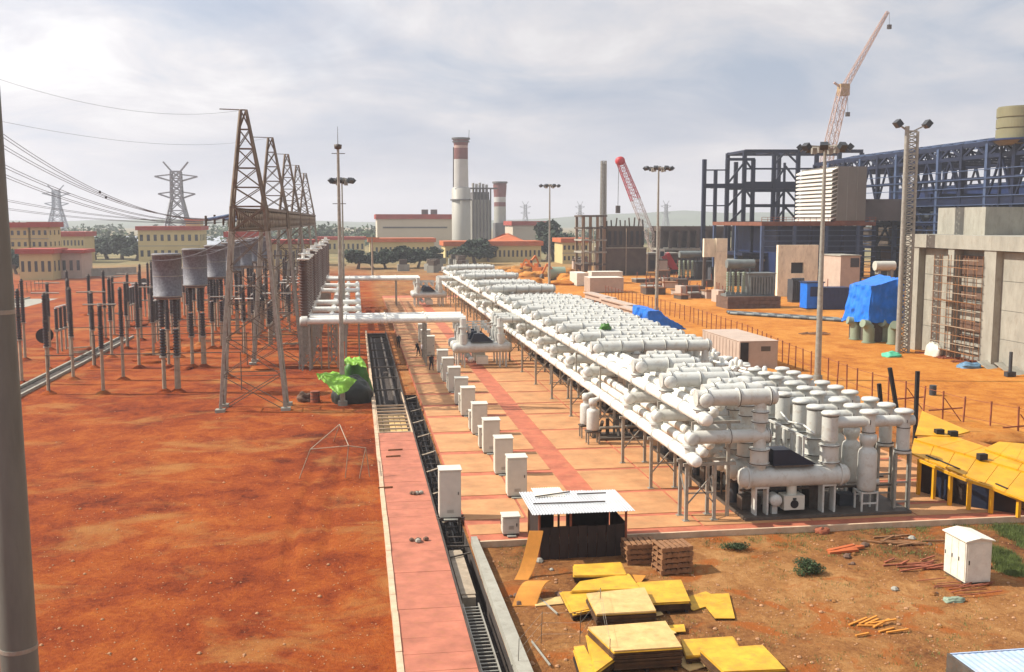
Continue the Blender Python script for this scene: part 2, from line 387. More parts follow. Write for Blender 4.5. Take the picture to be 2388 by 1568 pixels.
for j in range(len(gy)-1):
    for i in range(nx-1):
        mx, my = (gx[i]+gx[i+1])/2, (gy[j]+gy[j+1])/2
        if any(a < mx < b and c < my < d for a, b, c, d in HOLES): continue
        g.f.append((j*nx+i, j*nx+i+1, (j+1)*nx+i+1, (j+1)*nx+i)); g.s.append(True)
struct(g.build('ground', soil))

# trench linings (floor and walls of the two pits in the ground)
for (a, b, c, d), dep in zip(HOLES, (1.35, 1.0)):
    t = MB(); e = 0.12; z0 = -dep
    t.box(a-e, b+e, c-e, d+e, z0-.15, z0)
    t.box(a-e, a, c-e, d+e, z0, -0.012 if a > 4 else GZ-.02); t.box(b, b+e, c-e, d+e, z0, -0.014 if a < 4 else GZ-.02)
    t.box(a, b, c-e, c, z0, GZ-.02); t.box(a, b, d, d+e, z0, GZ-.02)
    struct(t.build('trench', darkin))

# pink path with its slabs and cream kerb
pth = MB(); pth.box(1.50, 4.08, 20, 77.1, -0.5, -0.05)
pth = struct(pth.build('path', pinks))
sl = MB(); sl.box(-1.31, 1.31, -0.745, 0.745, -0.06, 0)
slme = None; y = 24.0
while y < 77:
    if slme is None: q = sl.build('paving_slab', pink, pth); slme = q.data
    else: q = link('paving_slab', slme, pth)
    q.location = (2.80, y, random.uniform(-.006, .006)); q.rotation_euler = (random.uniform(-.003, .003), random.uniform(-.002, .002), random.uniform(-.002, .002)); y += 1.503
kr = struct(MB().box(1.26, 1.47, 20, 21, -0.5, -0.1).build('kerb', kerbm)); ks = None; y = 21.0
while y < 150:
    if ks is None: ks = MB().box(1.24, 1.48, 0, 1.98, -0.5, 0.05).build('kerbstone', kerbm, kr, (0, y, 0)).data
    else: link('kerbstone', ks, kr, (random.uniform(-.012, .012), y, random.uniform(-.01, .012)))
    y += 2.0

# open frame of cream cross-bars over the second trench
t = thing('trench_cover_frame', 'open frame of cream cross bars over the trench at the pink path end', 'frame', (2.8, 77.2, 0))
MB().box(-1.32, -1.22, 0, 18.6, -.14, .02).build('side_rail', kerbm, t); MB().box(1.22, 1.32, 0, 18.6, -.14, .02).build('side_rail', kerbm, t)
me = None
for k in range(9):
    if me is None: me = MB().box(-1.2, 1.2, -.07, .07, -.12, 0).build('cross_bar', kerbm, t, (0, .5+k*1.45, 0)).data
    else: link('cross_bar', me, t, (random.uniform(-.02, .02), .5+k*1.45, 0))
t = thing('trench_floor_boards', 'yellowish shuttering boards lying in the trench under the cream cross bars', 'boards', (2.8, 84, -1.0))
for k in range(5): MB().box(-1.2+k*.49, -.76+k*.49, -6, 5.5, 0, .05+.01*(k % 3)).build('board', plyp, t)
# low-voltage cable trays and pipes in the trenches
for k, (x, a, b, z, r) in enumerate([(2.0, 92, 148, -.75, .13), (2.45, 93, 146, -.72, .1), (3.5, 92, 149, -.7, .16)]):
    mb = MB(); flanged(mb, (0, a, 0), (0, b, 0), r, 6, n=8); tag(mb.build('trench_pipe', galdark, None, (x, 0, z)), 'dull steel pipe running along the open trench floor', 'pipe', 'pipes in the open trench')
for k in range(7):
    t = thing('trench_prop', 'dark steel prop frame standing across the open trench', 'prop frame', (2.8, 95+k*7.5, -1.0), 0, 'prop frames in the open trench')
    for s in (-1, 1): MB().bar((s*1.05, 0, 0), (s*1.05, 0, 1.35), .12).build('post', galdark, t)
    MB().bar((-1.15, 0, 1.4), (1.15, 0, 1.4), .14).build('beam', galdark, t)
for k in range(16):
    y = 51.5+k*2.75+random.uniform(-.4, .4)
    t = thing('trench_bracket', 'dark cable bracket standing in the narrow trench beside the platform', 'bracket', (4.85+random.uniform(-.05, .1), y, -1.35), 0, 'cable brackets in the narrow trench')
    MB().bar((-.42, 0, 0), (-.42, 0, 1.42), .08).build('post', galdark, t); MB().bar((.40, .1, 0), (.40, .1, 1.36), .08).build('post', galdark, t)
    for z in (.45, .8, 1.12): MB().bar((-.46, 0.05, z), (.44, .05, z), .06, .05).build('arm', galdark, t)
    if k % 2: MB().bar((-.5, -.3, 1.2), (.5, .5, 1.28), .16, .04).build('plank', conp, t)
mb = MB()
for k, x in enumerate((4.55, 4.7, 4.95, 5.1)):
    p0 = [(x+.05*math.sin(y*.3+k), y, -.62-.25*(k % 2)+.05*math.sin(y*.7)) for y in range(51, 95, 2)]; mb.path(p0, .05, 6)
tag(mb.build('cable_bundle', black), 'black cables strung along the narrow trench brackets', 'cable')
# ladder, duct and white coping of the near trench
t = thing('cable_ladder', 'galvanised cable ladder laid along the narrow trench beside the pink path', 'cable ladder', (4.66, 21, -.42))
MB().box(-.36, -.31, 0, 21.5, -.05, .07).build('rail', gal, t); MB().box(.31, .36, 0, 21.5, -.05, .07).build('rail', gal, t)
rm = None
for k in range(64):
    if rm is None: rm = MB().box(-.31, .31, -.03, .03, -.02, .02).build('rung', gal, t, (0, .2+k*.333, 0)).data
    else: link('rung', rm, t, (0, .2+k*.333, 0))
for k in range(6): MB().bar((-.45, .6+k*4, -.08), (.5, .6+k*4, -.08), .06).build('support', galdark, t)
t = thing('cable_duct', 'brown dusty covered cable duct in the trench beyond the ladder', 'duct', (4.68, 43.3, -.6))
MB().box(-.3, .3, 0, 6.6, -.75, .2).build('box', conp, t); MB().box(-.33, .33, .3, 6.3, .2, .25).build('cover', conp, t)
MB().bar((-.45, 6.9, .3), (.75, 6.7, .34), .09).build('rail', galdark, t); MB().bar((-.45, 5.1, .32), (.7, 5.6, .36), .07).build('rail', galdark, t)
cw = MB()
pts = [(5.46, 20), (6.05, 20), (6.0, 34.5), (5.93, 44), (5.85, 50.35), (5.55, 50.35), (5.46, 44)]
cw.prism([(x, y, .12) for x, y in pts], .5)
tag(cw.build('trench_coping', concl), 'long pale concrete coping along the near trench edge', 'coping')

# ------------------------------------------------------------------ switchgear platform
PX0, PX1, PY0, PY1 = 5.57, 36.5, 49.9, 222.
pb = MB(); pb.box(PX0, PX1, PY0, PY1, -0.7, -0.03)
plat = struct(pb.build('platform', pinks))
MB().box(PX0-.0, PX1, PY0-.16, PY0-.003, -.7, .02).build('edge_kerb', kerbm, plat)
bands = [50.6, 53.2, 58.1, 63.7, 69.8, 76.6, 83.2, 88.4, 94.4]
while bands[-1] < 214: bands.append(bands[-1]+6.4)
cols = [(5.62, 8.85), (9.0, 12.25), (13.85, 17.85), (18.0, 24.0), (24.1, 30.1), (30.2, 36.4)]
for i in range(len(bands)-1):
    for j, (a, b) in enumerate(cols):
        w = 0.45 if j < 2 else 0.24
        MB().box(a, b, bands[i]+w, bands[i+1]-w, -.05, random.uniform(-.004, .004)).build('screed_panel', panelm, plat)

# ------------------------------------------------------------------ control cabinets
def cabinet(label, w, d, h, x, y, z=0, group=None):
    t = thing('control_cabinet', label, 'cabinet', (x, y, z), 0, group)
    MB().box(-w/2+.03, w/2-.03, -d/2+.03, d/2-.03, 0, .1).build('plinth', galdark, t)
    MB().box(-w/2, w/2, -d/2, d/2, .1, h).build('body', white, t)
    mb = MB(); mb.prism([(-w/2-.05, -d/2-.06, h+.06), (w/2+.05, -d/2-.06, h+.06), (w/2+.05, d/2+.06, h+.11), (-w/2-.05, d/2+.06, h+.11)], .055); mb.build('rain_hood', white, t)
    dr = MB().box(-w/2-.022, -w/2-.002, -d/2+.05, d/2-.05, .2, h-.08).build('door', white, t)
    MB().box(-w/2-.05, -w/2-.024, d/2-.16, d/2-.12, h*.5, h*.5+.16).build('handle', black, dr)
    fr = MB().box(-w/2+.06, w/2-.06, -d/2-.02, -d/2-.002, .2, h-.08).build('door', white, t)
    MB().box(w/2-.17, w/2-.13, -d/2-.05, -d/2-.022, h*.5, h*.5+.16).build('handle', black, fr)
    for z in (.34,):
        for q in range(4): MB().box(-w*.16, w*.16, -d/2-.034, -d/2-.021, z+q*.05, z+q*.05+.018).build('vent_slot', gal, fr)
    MB().box(-w/2+.2, w/2-.2, -d/2-.3, -d/2-.04, 0, .05).build('step', conc, t)
    return t
for k, (x, y) in enumerate([(9.1, 57.8), (9.1, 63.2), (9.1, 69.2), (9.05, 75.6), (9.0, 83.1), (9.0, 88.4), (9.0, 95.0), (9.0, 101.6), (9.0, 108.0), (8.6, 121.5), (8.6, 128.5), (8.7, 136)]):
    cabinet('%s tall white control cabinet along the platform pink strip, counting from the shed' % ORD[k], 1.12, .85, 2.3, x, y+.4, 0, 'control cabinets in a row on the platform')
for k, y in enumerate((71.2, 77.5, 85.2, 97.0, 103.6)):
    cabinet('%s small white junction box beside the tall white cabinets, counting from the shed' % ORD[k], .72, .6, 1.45, 8.8, y, 0, 'small boxes beside the cabinet row')
cabinet('tallest white control cabinet standing beside the narrow trench and the pink path', 1.15, .85, 2.65, 4.85, 54.4, 0)
mb = MB(); mb.bar((4.1, 54.15, -.05), (5.65, 54.15, -.05), .12); mb.bar((4.1, 54.7, -.05), (5.65, 54.7, -.05), .12)
tag(mb.build('cabinet_support', galdark), 'pair of steel beams bridging the trench under the tallest white cabinet', 'beams')
cabinet('low white box at the platform corner beside the zinc roofed shed', .85, .65, .95, 7.65, 50.9, 0)

# ------------------------------------------------------------------ gas insulated switchgear
def busduct(label, x, z, r, y0, y1, step=3.3):
    t = thing('bus_duct', label, 'bus duct', (x, y0, z))
    me = None; n = int((y1-y0)/step)
    for k in range(n):
        if me is None:
            mb = MB(); mb.tube((0, .06, 0), (0, step, 0), r, None, 18)
            me = mb.build('pipe_section', gisw, t).data
            fm = MB(); fm.tube((0, -.09, 0), (0, .09, 0), r*1.17, None, 18); ring(fm, (0, 0, 0), (0, 1, 0), r*1.17, 18, .05); fme = fm.build('flange', gisw, t).data
        else: link('pipe_section', me, t, (0, k*step, 0)); link('flange', fme, t, (0, k*step, 0))
    mb = MB(); mb.lathe([(r*1.02, 0), (r*1.18, -.02), (r*1.18, -.16), (r*1.02, -.17), (r*.95, -.62), (r*.8, -.7), (.05, -.74)], (0, 0, 0), 18, 'y'); mb.build('end_cap', gisw, t)
    return t
BU = [18.1, 19.15, 20.2]; BL = [17.5, 18.55, 19.6]
for j, nm in enumerate(('outer', 'middle', 'inner')):
    busduct('long white upper bus duct along the switchgear, %s of three' % nm, BU[j], 5.6, .34 if j == 0 else .3, 51.6+j*1.9, 216)
    busduct('long white lower bus duct along the switchgear, %s of three' % nm, BL[j], 3.45, .32 if j == 0 else .28, 51.4+j*1.9, 216)
def frame(y, front=False):
    t = thing('bus_support_frame', 'front four legged steel frame under the ends of the bus ducts' if front else 'steel portal frame standing under the long bus ducts', 'support frame', (18.3, y, 0), 0, None if front else 'portal frames under the bus ducts')
    dy = .55 if front else 0
    for sx_, sy in [(-1, -dy), (.55, -dy), (-1, dy), (.55, dy)] if front else [(-.95, 0), (.55, 0)]:
        l_ = MB(); l_.bar((sx_, sy, .03), (sx_, sy, 3.05), .17); l_.box(sx_-.18, sx_+.18, sy-.18, sy+.18, 0, .03); l_.build('leg', gal, t)
    MB().bar((-1.2, -dy, 3.06), (1.7, -dy, 3.06), .16).build('beam', gal, t)
    if front: MB().bar((-1.2, dy, 3.06), (1.7, dy, 3.06), .16).build('beam', gal, t)
    MB().bar((1.5, 0, 0.0), (1.5, 0, 5.2), .17).build('leg', gal, t); MB().bar((-.6, 0, 5.2), (2.1, 0, 5.2), .15).build('upper_beam', gal, t)
    MB().bar((-.55, 0, 3.1), (-.55, 0, 5.2), .13).build('strut', gal, t)
    b = MB(); b.bar((-.95, -dy, .9), (.55, -dy, 2.6), .07); b.bar((.55, -dy, .9), (-.95, -dy, 2.6), .07); b.bar((-.95, -dy, 1.5), (.55, -dy, 1.5), .07)
    b.build('brace', gal, t)
    if front: MB().bar((-1, -dy, 1.2), (-1, dy, 2.4), .06).build('brace', gal, t); MB().bar((.55, -dy, 1.2), (.55, dy, 2.4), .06).build('brace', gal, t)
    return t
frame(52.3, True)
f0 = frame(65.2)
FY = (58.6, 65.2, 73.4, 81.8, 90.2, 98.6, 107, 116, 125, 134, 143, 152, 161, 170, 180, 190, 200, 210)
for k, y in enumerate(FY):
    o = f0 if y == 65.2 else dup(f0, (18.3, y, 0)); o['label'] = '%s steel portal frame under the bus ducts, counting from the four legged frame' % ORD[k]

XB = 23.4
def phase_unit(j, kind, detail=True, label='', group=''):
    """one pole of a bay; local x = X-XB, bus phase j"""
    t = thing('switchgear_pole', label, 'switchgear', (XB, 0, 0), 0, group)
    X = lambda x: x-XB
    n = 18 if detail else 12
    xl, xr = 21.4, 25.4
    # breaker tank
    mb = MB(); mb.lathe([(.05, X(20.25)), (.4, X(20.3)), (.52, X(20.45)), (.56, X(20.7)), (.56, X(26.1)), (.52, X(26.35)), (.4, X(26.48)), (.05, X(26.52))], (0, 0, 2.2), n, 'x')
    tk = mb.build('breaker_tank', gis, t)
    for x in (20.72, 26.0): MB().tube((X(x)-.05, 0, 2.2), (X(x)+.05, 0, 2.2), .63, None, n).build('flange', gis, tk)
    for x in (21.5, 25.35):
        lg = MB(); lg.box(X(x)-.38, X(x)-.28, -.28, .28, 0, 1.85); lg.box(X(x)+.28, X(x)+.38, -.28, .28, 0, 1.85); lg.box(X(x)-.4, X(x)+.4, -.3, .3, 1.62, 1.72); lg.build('leg', gis, t)
    if detail:
        d = MB(); d.tube((X(23.3), 0, 1.2), (X(23.3), 0, 1.8), .27, None, 14); d.box(X(23.3)-.58, X(23.3)+.58, -.42, .42, .42, 1.2); dc = d.build('drive_cabinet', white, t)
        e = MB(); e.lathe([(.13, -.452), (.23, -.452), (.23, -.424), (.13, -.424)], (X(23.3), 0, .74), 16, 'y', False); e.box(X(23.3)-.1, X(23.3)+.1, -.45, -.424, .98, 1.08); e.build('emblem', black, dc)
        d = MB(); d.lathe([(.05, -.45), (.3, -.42), (.34, -.3), (.34, .3)], (X(22.3), 0, .95), 14, 'y'); d.bar((X(22.3), 0, .6), (X(22.3), 0, 0), .3); d.build('operating_drum', gis, t)
        MB().box(X(22.1), X(24.3), -.5, .5, 2.82, 2.9).build('deck_plate', galdark, t)
    # left column to both bus crossings
    top = 6.62 if kind == 'A' else 6.35
    mb = MB(); mb.tube((X(xl), 0, 2.6), (X(xl), 0, 2.95), .36, None, n); mb.tube((X(xl), 0, 2.95), (X(xl), 0, 3.75), .50, None, n); mb.tube((X(xl), 0, 3.75), (X(xl), 0, 4.5), .34, None, n)
    mb.tube((X(xl), 0, 4.4), (X(xl), 0, 5.2), .30, None, n); mb.tube((X(xl), 0, 5.25), (X(xl), 0, 5.8), .42, None, n); mb.tube((X(xl), 0, 5.8), (X(xl), 0, top), .32, None, n)
    for z in (2.98, 3.75, 5.25, 5.8): mb.tube((X(xl), 0, z-.05), (X(xl), 0, z+.05), .56 if z < 4 else .47, None, n); ring(mb, (X(xl), 0, z), (0, 0, 1), .56 if z < 4 else .47, n)
    mb.build('column', gis, t)
    a = BL[j]
    mb = MB(); flanged(mb, (X(a), 0, 4.5), (X(xl)+.45, 0, 4.5), .36, 1.8, n=n); mb.build('lower_cross_pipe', gis, t)
    mb = MB(); mb.tube((X(a), 0, 3.6), (X(a), 0, 4.4), .3, None, n); mb.tube((X(a), 0, 4.0), (X(a), 0, 4.12), .42, None, n)
    mb.lathe([(.05, -.62), (.26, -.6), (.34, -.5), (.34, .1)], (X(a), 0, 4.5), n, 'y'); mb.build('lower_disconnector', gis, t)
    a = BU[j]
    xe = 22.1 if kind == 'A' else 27.2
    mb = MB(); mb.tube((X(a)-.35, 0, top), (X(xe), 0, top), .44, None, n)
    q = a+.25
    while q < xe:
        mb.tube((X(q)-.06, 0, top), (X(q)+.06, 0, top), .52, None, n); ring(mb, (X(q), 0, top), (1, 0, 0), .52, n); q += 1.75
    mb.lathe([(.44, 0), (.42, .12), (.3, .2), (.05, .22)], (X(xe), 0, top), n, 'x'); mb.build('upper_cross_pipe', gis, t)
    mb = MB(); mb.tube((X(a), 0, 5.7), (X(a), 0, top-.2), .32, None, n); mb.tube((X(a), 0, 5.95), (X(a), 0, 6.05), .45, None, n)
    mb.lathe([(.05, -.7), (.3, -.66), (.4, -.5), (.4, .1)], (X(a)+.1, 0, top-.05), n, 'y'); ring(mb, (X(a)+.1, -.45, top-.05), (0, 1, 0), .41, n); ring(mb, (X(a), 0, 6.0), (0, 0, 1), .45, n); mb.build('upper_disconnector', gis, t)
    gm_ = MB(); q0 = a+1.0+.25*j; q1 = xe-.6; gm_.tube((X(q0), .5, top+.30), (X(q1), .5, top+.30), .11, None, 8)
    q = q0+.2
    while q < q1:
        gm_.lathe([(.10, top+.36), (.14, top+.40), (.15, top+.50), (.10, top+.57), (.02, top+.59)], (X(q), .5, 0), 8); gm_.tube((X(q), .5, top+.3), (X(q), .2, top+.2), .07, None, 6); q += .95
    if j: gm_.build('gas_manifold', gis, t)
    if kind == 'A':
        mb = MB(); mb.tube((X(xr), 0, 2.6), (X(xr), 0, 2.9), .38, None, n); mb.tube((X(xr), 0, 2.9), (X(xr), 0, 3.85), .50, None, n); mb.tube((X(xr), 0, 3.85), (X(xr), 0, 4.1), .34, None, n); mb.tube((X(xr), 0, 4.1), (X(xr), 0, 5.5), .44, None, n)
        for z in (2.92, 3.85): mb.tube((X(xr), 0, z-.05), (X(xr), 0, z+.05), .57, None, n); ring(mb, (X(xr), 0, z), (0, 0, 1), .57, n)
        ring(mb, (X(xr), 0, 5.46), (0, 0, 1), .45, n)
        mb.build('exit_column', gis, t)
        mb = MB(); flanged(mb, (X(xr), 0, 5.08), (X(29.7), 0, 5.08), .31, 2.15, n=n); mb.tube((X(29.7), 0, 5.08), (X(30.25), 0, 5.08), .3, None, n); cr = mb.build('exit_pipe', gis, t)
        mb = MB(); mb.tube((X(27.65), 0, 4.4), (X(27.65), 0, 5.55), .36, None, n); ring(mb, (X(27.65), 0, 4.5), (0, 0, 1), .38, n); mb.build('tee', gis, cr)
        for x in (25.42, 27.65, 29.7):
            c = MB(); c.lathe([(.40, 5.5), (.50, 5.52), (.52, 5.62), (.45, 5.70), (.2, 5.75), (.03, 5.76)], (X(x), 0, 0), n); c.build('cap', gis, cr)
        mb = MB(); mb.lathe([(.3, 4.4), (.46, 4.35), (.48, 4.05), (.36, 3.85), (.30, 3.75), (.30, 3.66)], (X(27.65), 0, 0), n); mb.build('bell_housing', gis, t)
        mb = MB(); mb.lathe([(.1, 1.22), (.44, 1.25), (.5, 1.32), (.52, 1.5), (.52, 3.3), (.47, 3.5), (.33, 3.62), (.3, 3.68)], (X(27.65), 0, 0), n); mb.tube((X(28.1), -.05, 1.7), (X(28.32), -.05, 1.7), .16, None, 10); mb.build('voltage_transformer', gis, t)
        s_ = MB()
        for sx_ in (-.45, .45):
            for sy in (-.4, .4): s_.bar((X(27.65)+sx_, sy, 0), (X(27.65)+sx_, sy, 1.25), .09)
        s_.box(X(27.65)-.5, X(27.65)+.5, -.45, .45, 1.14, 1.22); s_.bar((X(27.2), -.4, .6), (X(28.1), -.4, .6), .08); s_.build('stand', gis, t)
        mb = MB(); mb.tube((X(29.7), 0, 3.3), (X(29.7), 0, 5.5), .36, None, n); mb.tube((X(29.7), 0, 3.3), (X(29.7), 0, 3.42), .48, None, n); ring(mb, (X(29.7), 0, 3.44), (0, 0, 1), .47, n); ring(mb, (X(29.7), 0, 4.7), (0, 0, 1), .37, n); mb.build('end_column', gis, t)
        for sx_ in (-.42, .42): MB().bar((X(29.7)+sx_, 0, 0), (X(29.7)+sx_, 0, 3.28), .13, .3).build('leg', gal, t)
        mb = MB()
        for z in (.5, 1.6, 3.2): mb.bar((X(29.3), 0, z), (X(30.1), 0, z), .09)
        mb.build('rung', gal, t)
    else:
        for x in (25.0, 26.9):
            mb = MB(); mb.tube((X(x), 0, 2.6), (X(x), 0, 3.5), .46, None, n); mb.tube((X(x), 0, 3.5), (X(x), 0, top), .28, None, n); mb.tube((X(x), 0, 4.6), (X(x), 0, 5.2), .38, None, n); mb.build('exit_column', gis, t)
        mb = MB(); flanged(mb, (X(26.9), 0, 4.3), (X(30.2), 0, 4.3), .27, 1.1, n=n); mb.tube((X(30.2), 0, 2.6), (X(30.2), 0, 4.8), .33, None, n); cr = mb.build('exit_pipe', gis, t)
        for x in (28.2, 30.2):
            c = MB(); c.lathe([(.30, 4.4), (.40, 4.62), (.42, 4.8), (.3, 4.9), (.03, 4.92)], (X(x), 0, 0), n); c.build('cap', gis, cr)
        MB().bar((X(30.2), 0, 0), (X(30.2), 0, 2.6), .2).build('leg', gal, t); MB().bar((X(26.9), 0, 0), (X(26.9), 0, 2.6), .22).build('leg', gal, t)
    if j == 0 and detail:
        c = MB(); c.hexa([(X(22.05), -.4, 2.9), (X(24.5), -.4, 2.9), (X(24.5), .5, 2.9), (X(22.05), .5, 2.9), (X(22.05), -.4, 3.75), (X(23.0), -.4, 3.75), (X(23.0), .5, 3.75), (X(22.05), .5, 3.75)]); c.build('wedge_housing', navyh, t)
    return t
def underframe(y, label, group):
    t = thing('bay_shade_frame', label, 'base frame', (XB, y, 0), 0, group)
    MB().box(-3.0, 6.6, -.7, 4.7, .01, .16).build('base_plate', galdark, t)  # dark plate and the clutter below added to deepen shade under the tanks
    for k in range(4):
        x = -2.6+k*1.9; h = random.uniform(.8, 1.5); MB().box(x, x+random.uniform(.6, 1.2), .75+random.uniform(-.2, .3), 1.55, .16, h).build('marshalling_box', trand if k % 2 else galdark, t)
    for k in range(3): MB().bar((-2.8, .6+k*1.5, 1.35+.1*k), (6.4, .7+k*1.5, 1.3+.1*k), .22, .1).build('cable_tray', galdark, t)
    for k in range(5): MB().bar((-2.5+k*2.1, 4.3, .16), (-2.5+k*2.1, 4.3, 1.6), .1).build('tray_post', galdark, t)
    for k in range(3): MB().tube((-2.4+k*3.6, 2.6, .16), (-2.4+k*3.6, 2.6, 1.75), .28, None, 10).build('gas_bottle', trand, t)
GA = 'switchgear poles at the front end'; GB = 'switchgear poles of the long middle run'; GC = 'switchgear poles at the far end'
LA = 'grey enamel switchgear pole with capped exit pipe, %s pole of %s bay'
PN = ('first', 'second', 'third'); BN = ('the front', 'the second', 'the third')
pA = [phase_unit(j, 'A', True, '', GA) for j in range(3)]
for i, yb in enumerate((51.9, 58.2, 64.5)):
    for j in range(3):
        o = pA[j] if i == 0 else dup(pA[j])
        o.location = (XB, yb+j*1.9, 0); o['label'] = LA % (PN[j], BN[i])
pB = [phase_unit(j, 'B', True, 'grey enamel switchgear pole with long upper cross pipe behind the capped front bays', GB) for j in range(3)]
ybs = [76.6, 83.4, 90.4, 97.0, 103.6, 110.2, 116.8]
for i, yb in enumerate(ybs):
    for j in range(3):
        o = pB[j] if i == 0 else dup(pB[j]); o['label'] = 'switchgear pole with long upper cross pipe, %s pole of %s bay behind capped bays' % (PN[j], ORD[i]); o.location = (XB+random.uniform(-.05, .05), yb+j*1.9, 0)
pC = [phase_unit(j, 'B', False, 'small looking grey switchgear pole towards the far end of the bus ducts', GC) for j in range(3)]
yb = 123.6; i = 0
while yb < 212:
    for j in range(3):
        o = pC[j] if i == 0 else dup(pC[j]); o['label'] = 'far switchgear pole without deck plate, %s pole of %s far bay from the exit module' % (PN[j], ORD[i]); o.location = (XB+random.uniform(-.3, .3), yb+j*1.9, 0); o.scale = (1, 1, (1.0, .93, 1.05, .97)[i % 4])
    yb += (6.6, 9.4, 6.4, 10.5)[i % 4]; i += 1
for i, y in enumerate([51.9, 58.2, 64.5]+ybs): underframe(y, 'added shade-dark base frame with cable trays under the %s switchgear bay from the platform kerb' % ORD[i], 'added shade-dark frames under the switchgear')
# service rails between the columns
for k, (y0, y1) in enumerate(((51.6, 56.6), (57.9, 62.8), (64.2, 69.2))):
    t = thing('service_rail', 'grey gas pipe rail with hanging gauge boxes inside the %s capped bay' % ('front', 'second', 'third')[k], 'service rail', (23.9, y0, 0))
    MB().bar((0, 0, 4.35), (0, y1-y0, 4.35), .12).build('rail', gis, t); MB().bar((0, .3, 2.3), (0, .3, 4.3), .1).build('post', gis, t); MB().bar((0, y1-y0-.3, 2.3), (0, y1-y0-.3, 4.3), .1).build('post', gis, t)
    for q in (0.9, 1.7, 2.8, 3.7): MB().tube((.0, q, 3.2), (.0, q, 4.29), .15, None, 10).build('gauge_box', gis, t)
    mb = MB(); mb.path([(.4, -.2, 4.6), (.5, 1.5, 4.75), (.4, 3.2, 4.6), (.7, 5.0, 4.8)], .06); mb.build('gas_pipe', gis, t)
# small pipework on the right shoulder of the middle run
for k in range(9):
    y = 71.0+k*5.4
    t = thing('shoulder_pipework', 'tangle of small grey gas pipes and valves on the switchgear right shoulder', 'pipework', (29.0+random.uniform(-.2, .8), y, 0), 0, 'small pipework along the right shoulder')
    MB().bar((0, -1.6, 0), (0, -1.6, 4.6), .14).build('post', gal, t); MB().bar((0, 1.6, 0), (0, 1.6, 4.6), .14).build('post', gal, t)
    mb = MB(); mb.tube((-.4, -2.3, 4.75), (.4, 2.3, 4.75), .16, None, 8); mb.tube((.6, -2.1, 4.7), (-.9, 1.5, 4.9), .1, None, 8); mb.tube((-1.2, -1.4, 4.7), (1.2, -1.2, 4.8), .13, None, 8); mb.build('pipe', gisw, t)
    for q in range(5):
        a, b = random.uniform(-.9, .9), random.uniform(-1.8, 1.8); MB().lathe([(.12, 4.6), (.2, 4.9), (.2, 5.15), (.1, 5.3)], (a, b, 0), 8).build('valve', gisw, t)
# bay control pedestal standing left of the ducts
def vt(x, y, label):
    t = thing('voltage_transformer', label, 'voltage transformer', (x, y, 0))
    mb = MB(); mb.lathe([(.1, .95), (.42, .98), (.46, 1.1), (.46, 2.35), (.4, 2.5), (.24, 2.56)], (0, 0, 0), 16); mb.build('tank', gis, t)
    mb = MB(); mb.lathe([(.24, 2.56), (.24, 2.8), (.32, 2.82), (.32, 3.2), (.2, 3.3)], (0, 0, 0), 14); mb.tube((0, 0, 3.1), (1.0, 0, 3.45), .18, None, 10); mb.build('neck', gis, t)
    MB().box(-.5, .5, -.45, .45, .84, .94).build('base_plate', galdark, t)
    for a in (-.4, .4):
        for b in (-.35, .35): MB().bar((a, b, 0), (a, b, .84), .1).build('leg', gal, t)
for y in (71.4, 73.6): vt(16.75, y, 'upright grey tank on a stand beside the bus ducts, %s' % ('front one of two' if y < 72 else 'rear one of two'))
t = thing('pipe_skid', 'dark valve skid on the platform under the middle of the bus ducts', 'skid', (19.6, 73.2, 0))
MB().box(-2.2, 2.4, -1.1, 1.1, 0, .18).build('base_frame', galdark, t)
for k in range(7): MB().tube((-1.8+k*.6, random.uniform(-.7, .7), .18), (-1.8+k*.6, random.uniform(-.7, .7), 1.3+random.uniform(-.3, .5)), .14, None, 8).build('valve', galdark, t)
MB().tube((-2, -.4, .8), (2.2, -.3, .9), .12, None, 8).build('pipe', gal, t)

# left-hand exit modules and gas ducts to the bushings
def exit_module(y, label):
    t = thing('exit_module', label, 'switchgear', (13.6, y, 0))
    mb = MB(); mb.lathe([(.05, -3.3), (.4, -3.25), (.55, -3.0), (.58, -2.8), (.58, 2.8), (.55, 3.0), (.4, 3.25), (.05, 3.3)], (0, 0, 2.2), 16, 'x'); mb.build('breaker_tank', gis, t)
    for x in (-2.3, 2.3):
        MB().box(x-.4, x-.28, -.3, .3, 0, 1.75).build('leg', gis, t); MB().box(x+.28, x+.4, -.3, .3, 0, 1.75).build('leg', gis, t)
    MB().box(-.6, .6, -.45, .45, .4, 1.25).build('drive_cabinet', white, t); MB().lathe([(.05, -.5), (.3, -.45), (.34, .3)], (-1.3, 0, .95), 12, 'y').build('operating_drum', gis, t)
    for x in (-2.1, 2.0):
        mb = MB(); mb.tube((x, 0, 2.6), (x, 0, 3.7), .5, None, 14); mb.tube((x, 0, 3.7), (x, 0, 5.4), .36, None, 14); mb.tube((x, 0, 4.4), (x, 0, 4.52), .5, None, 14); mb.build('column', gis, t)
    MB().hexa([(-1.3, -.45, 2.85), (1.2, -.45, 2.85), (1.2, .5, 2.85), (-1.3, .5, 2.85), (-.9, -.4, 3.75), (.1, -.4, 3.75), (.1, .5, 3.75), (-.9, .5, 3.75)]).build('wedge_housing', navyh, t)
    mb = MB(); flanged(mb, (2.0, 0, 5.2), (4.6, 0, 5.2), .33, 1.3, n=12); mb.tube((4.5, 0, 3.6), (4.5, 0, 5.5), .3, None, 12); mb.build('cross_pipe', gis, t)
    mb = MB()
    for q in (-2.6, -1.4, -.4, .7): mb.tube((q, .1, 3.8), (q, .1, 4.5), .16, None, 8)
    mb.bar((-2.8, .1, 4.5), (1.2, .1, 4.6), .12); mb.build('gas_pipe', gis, t)
    return t
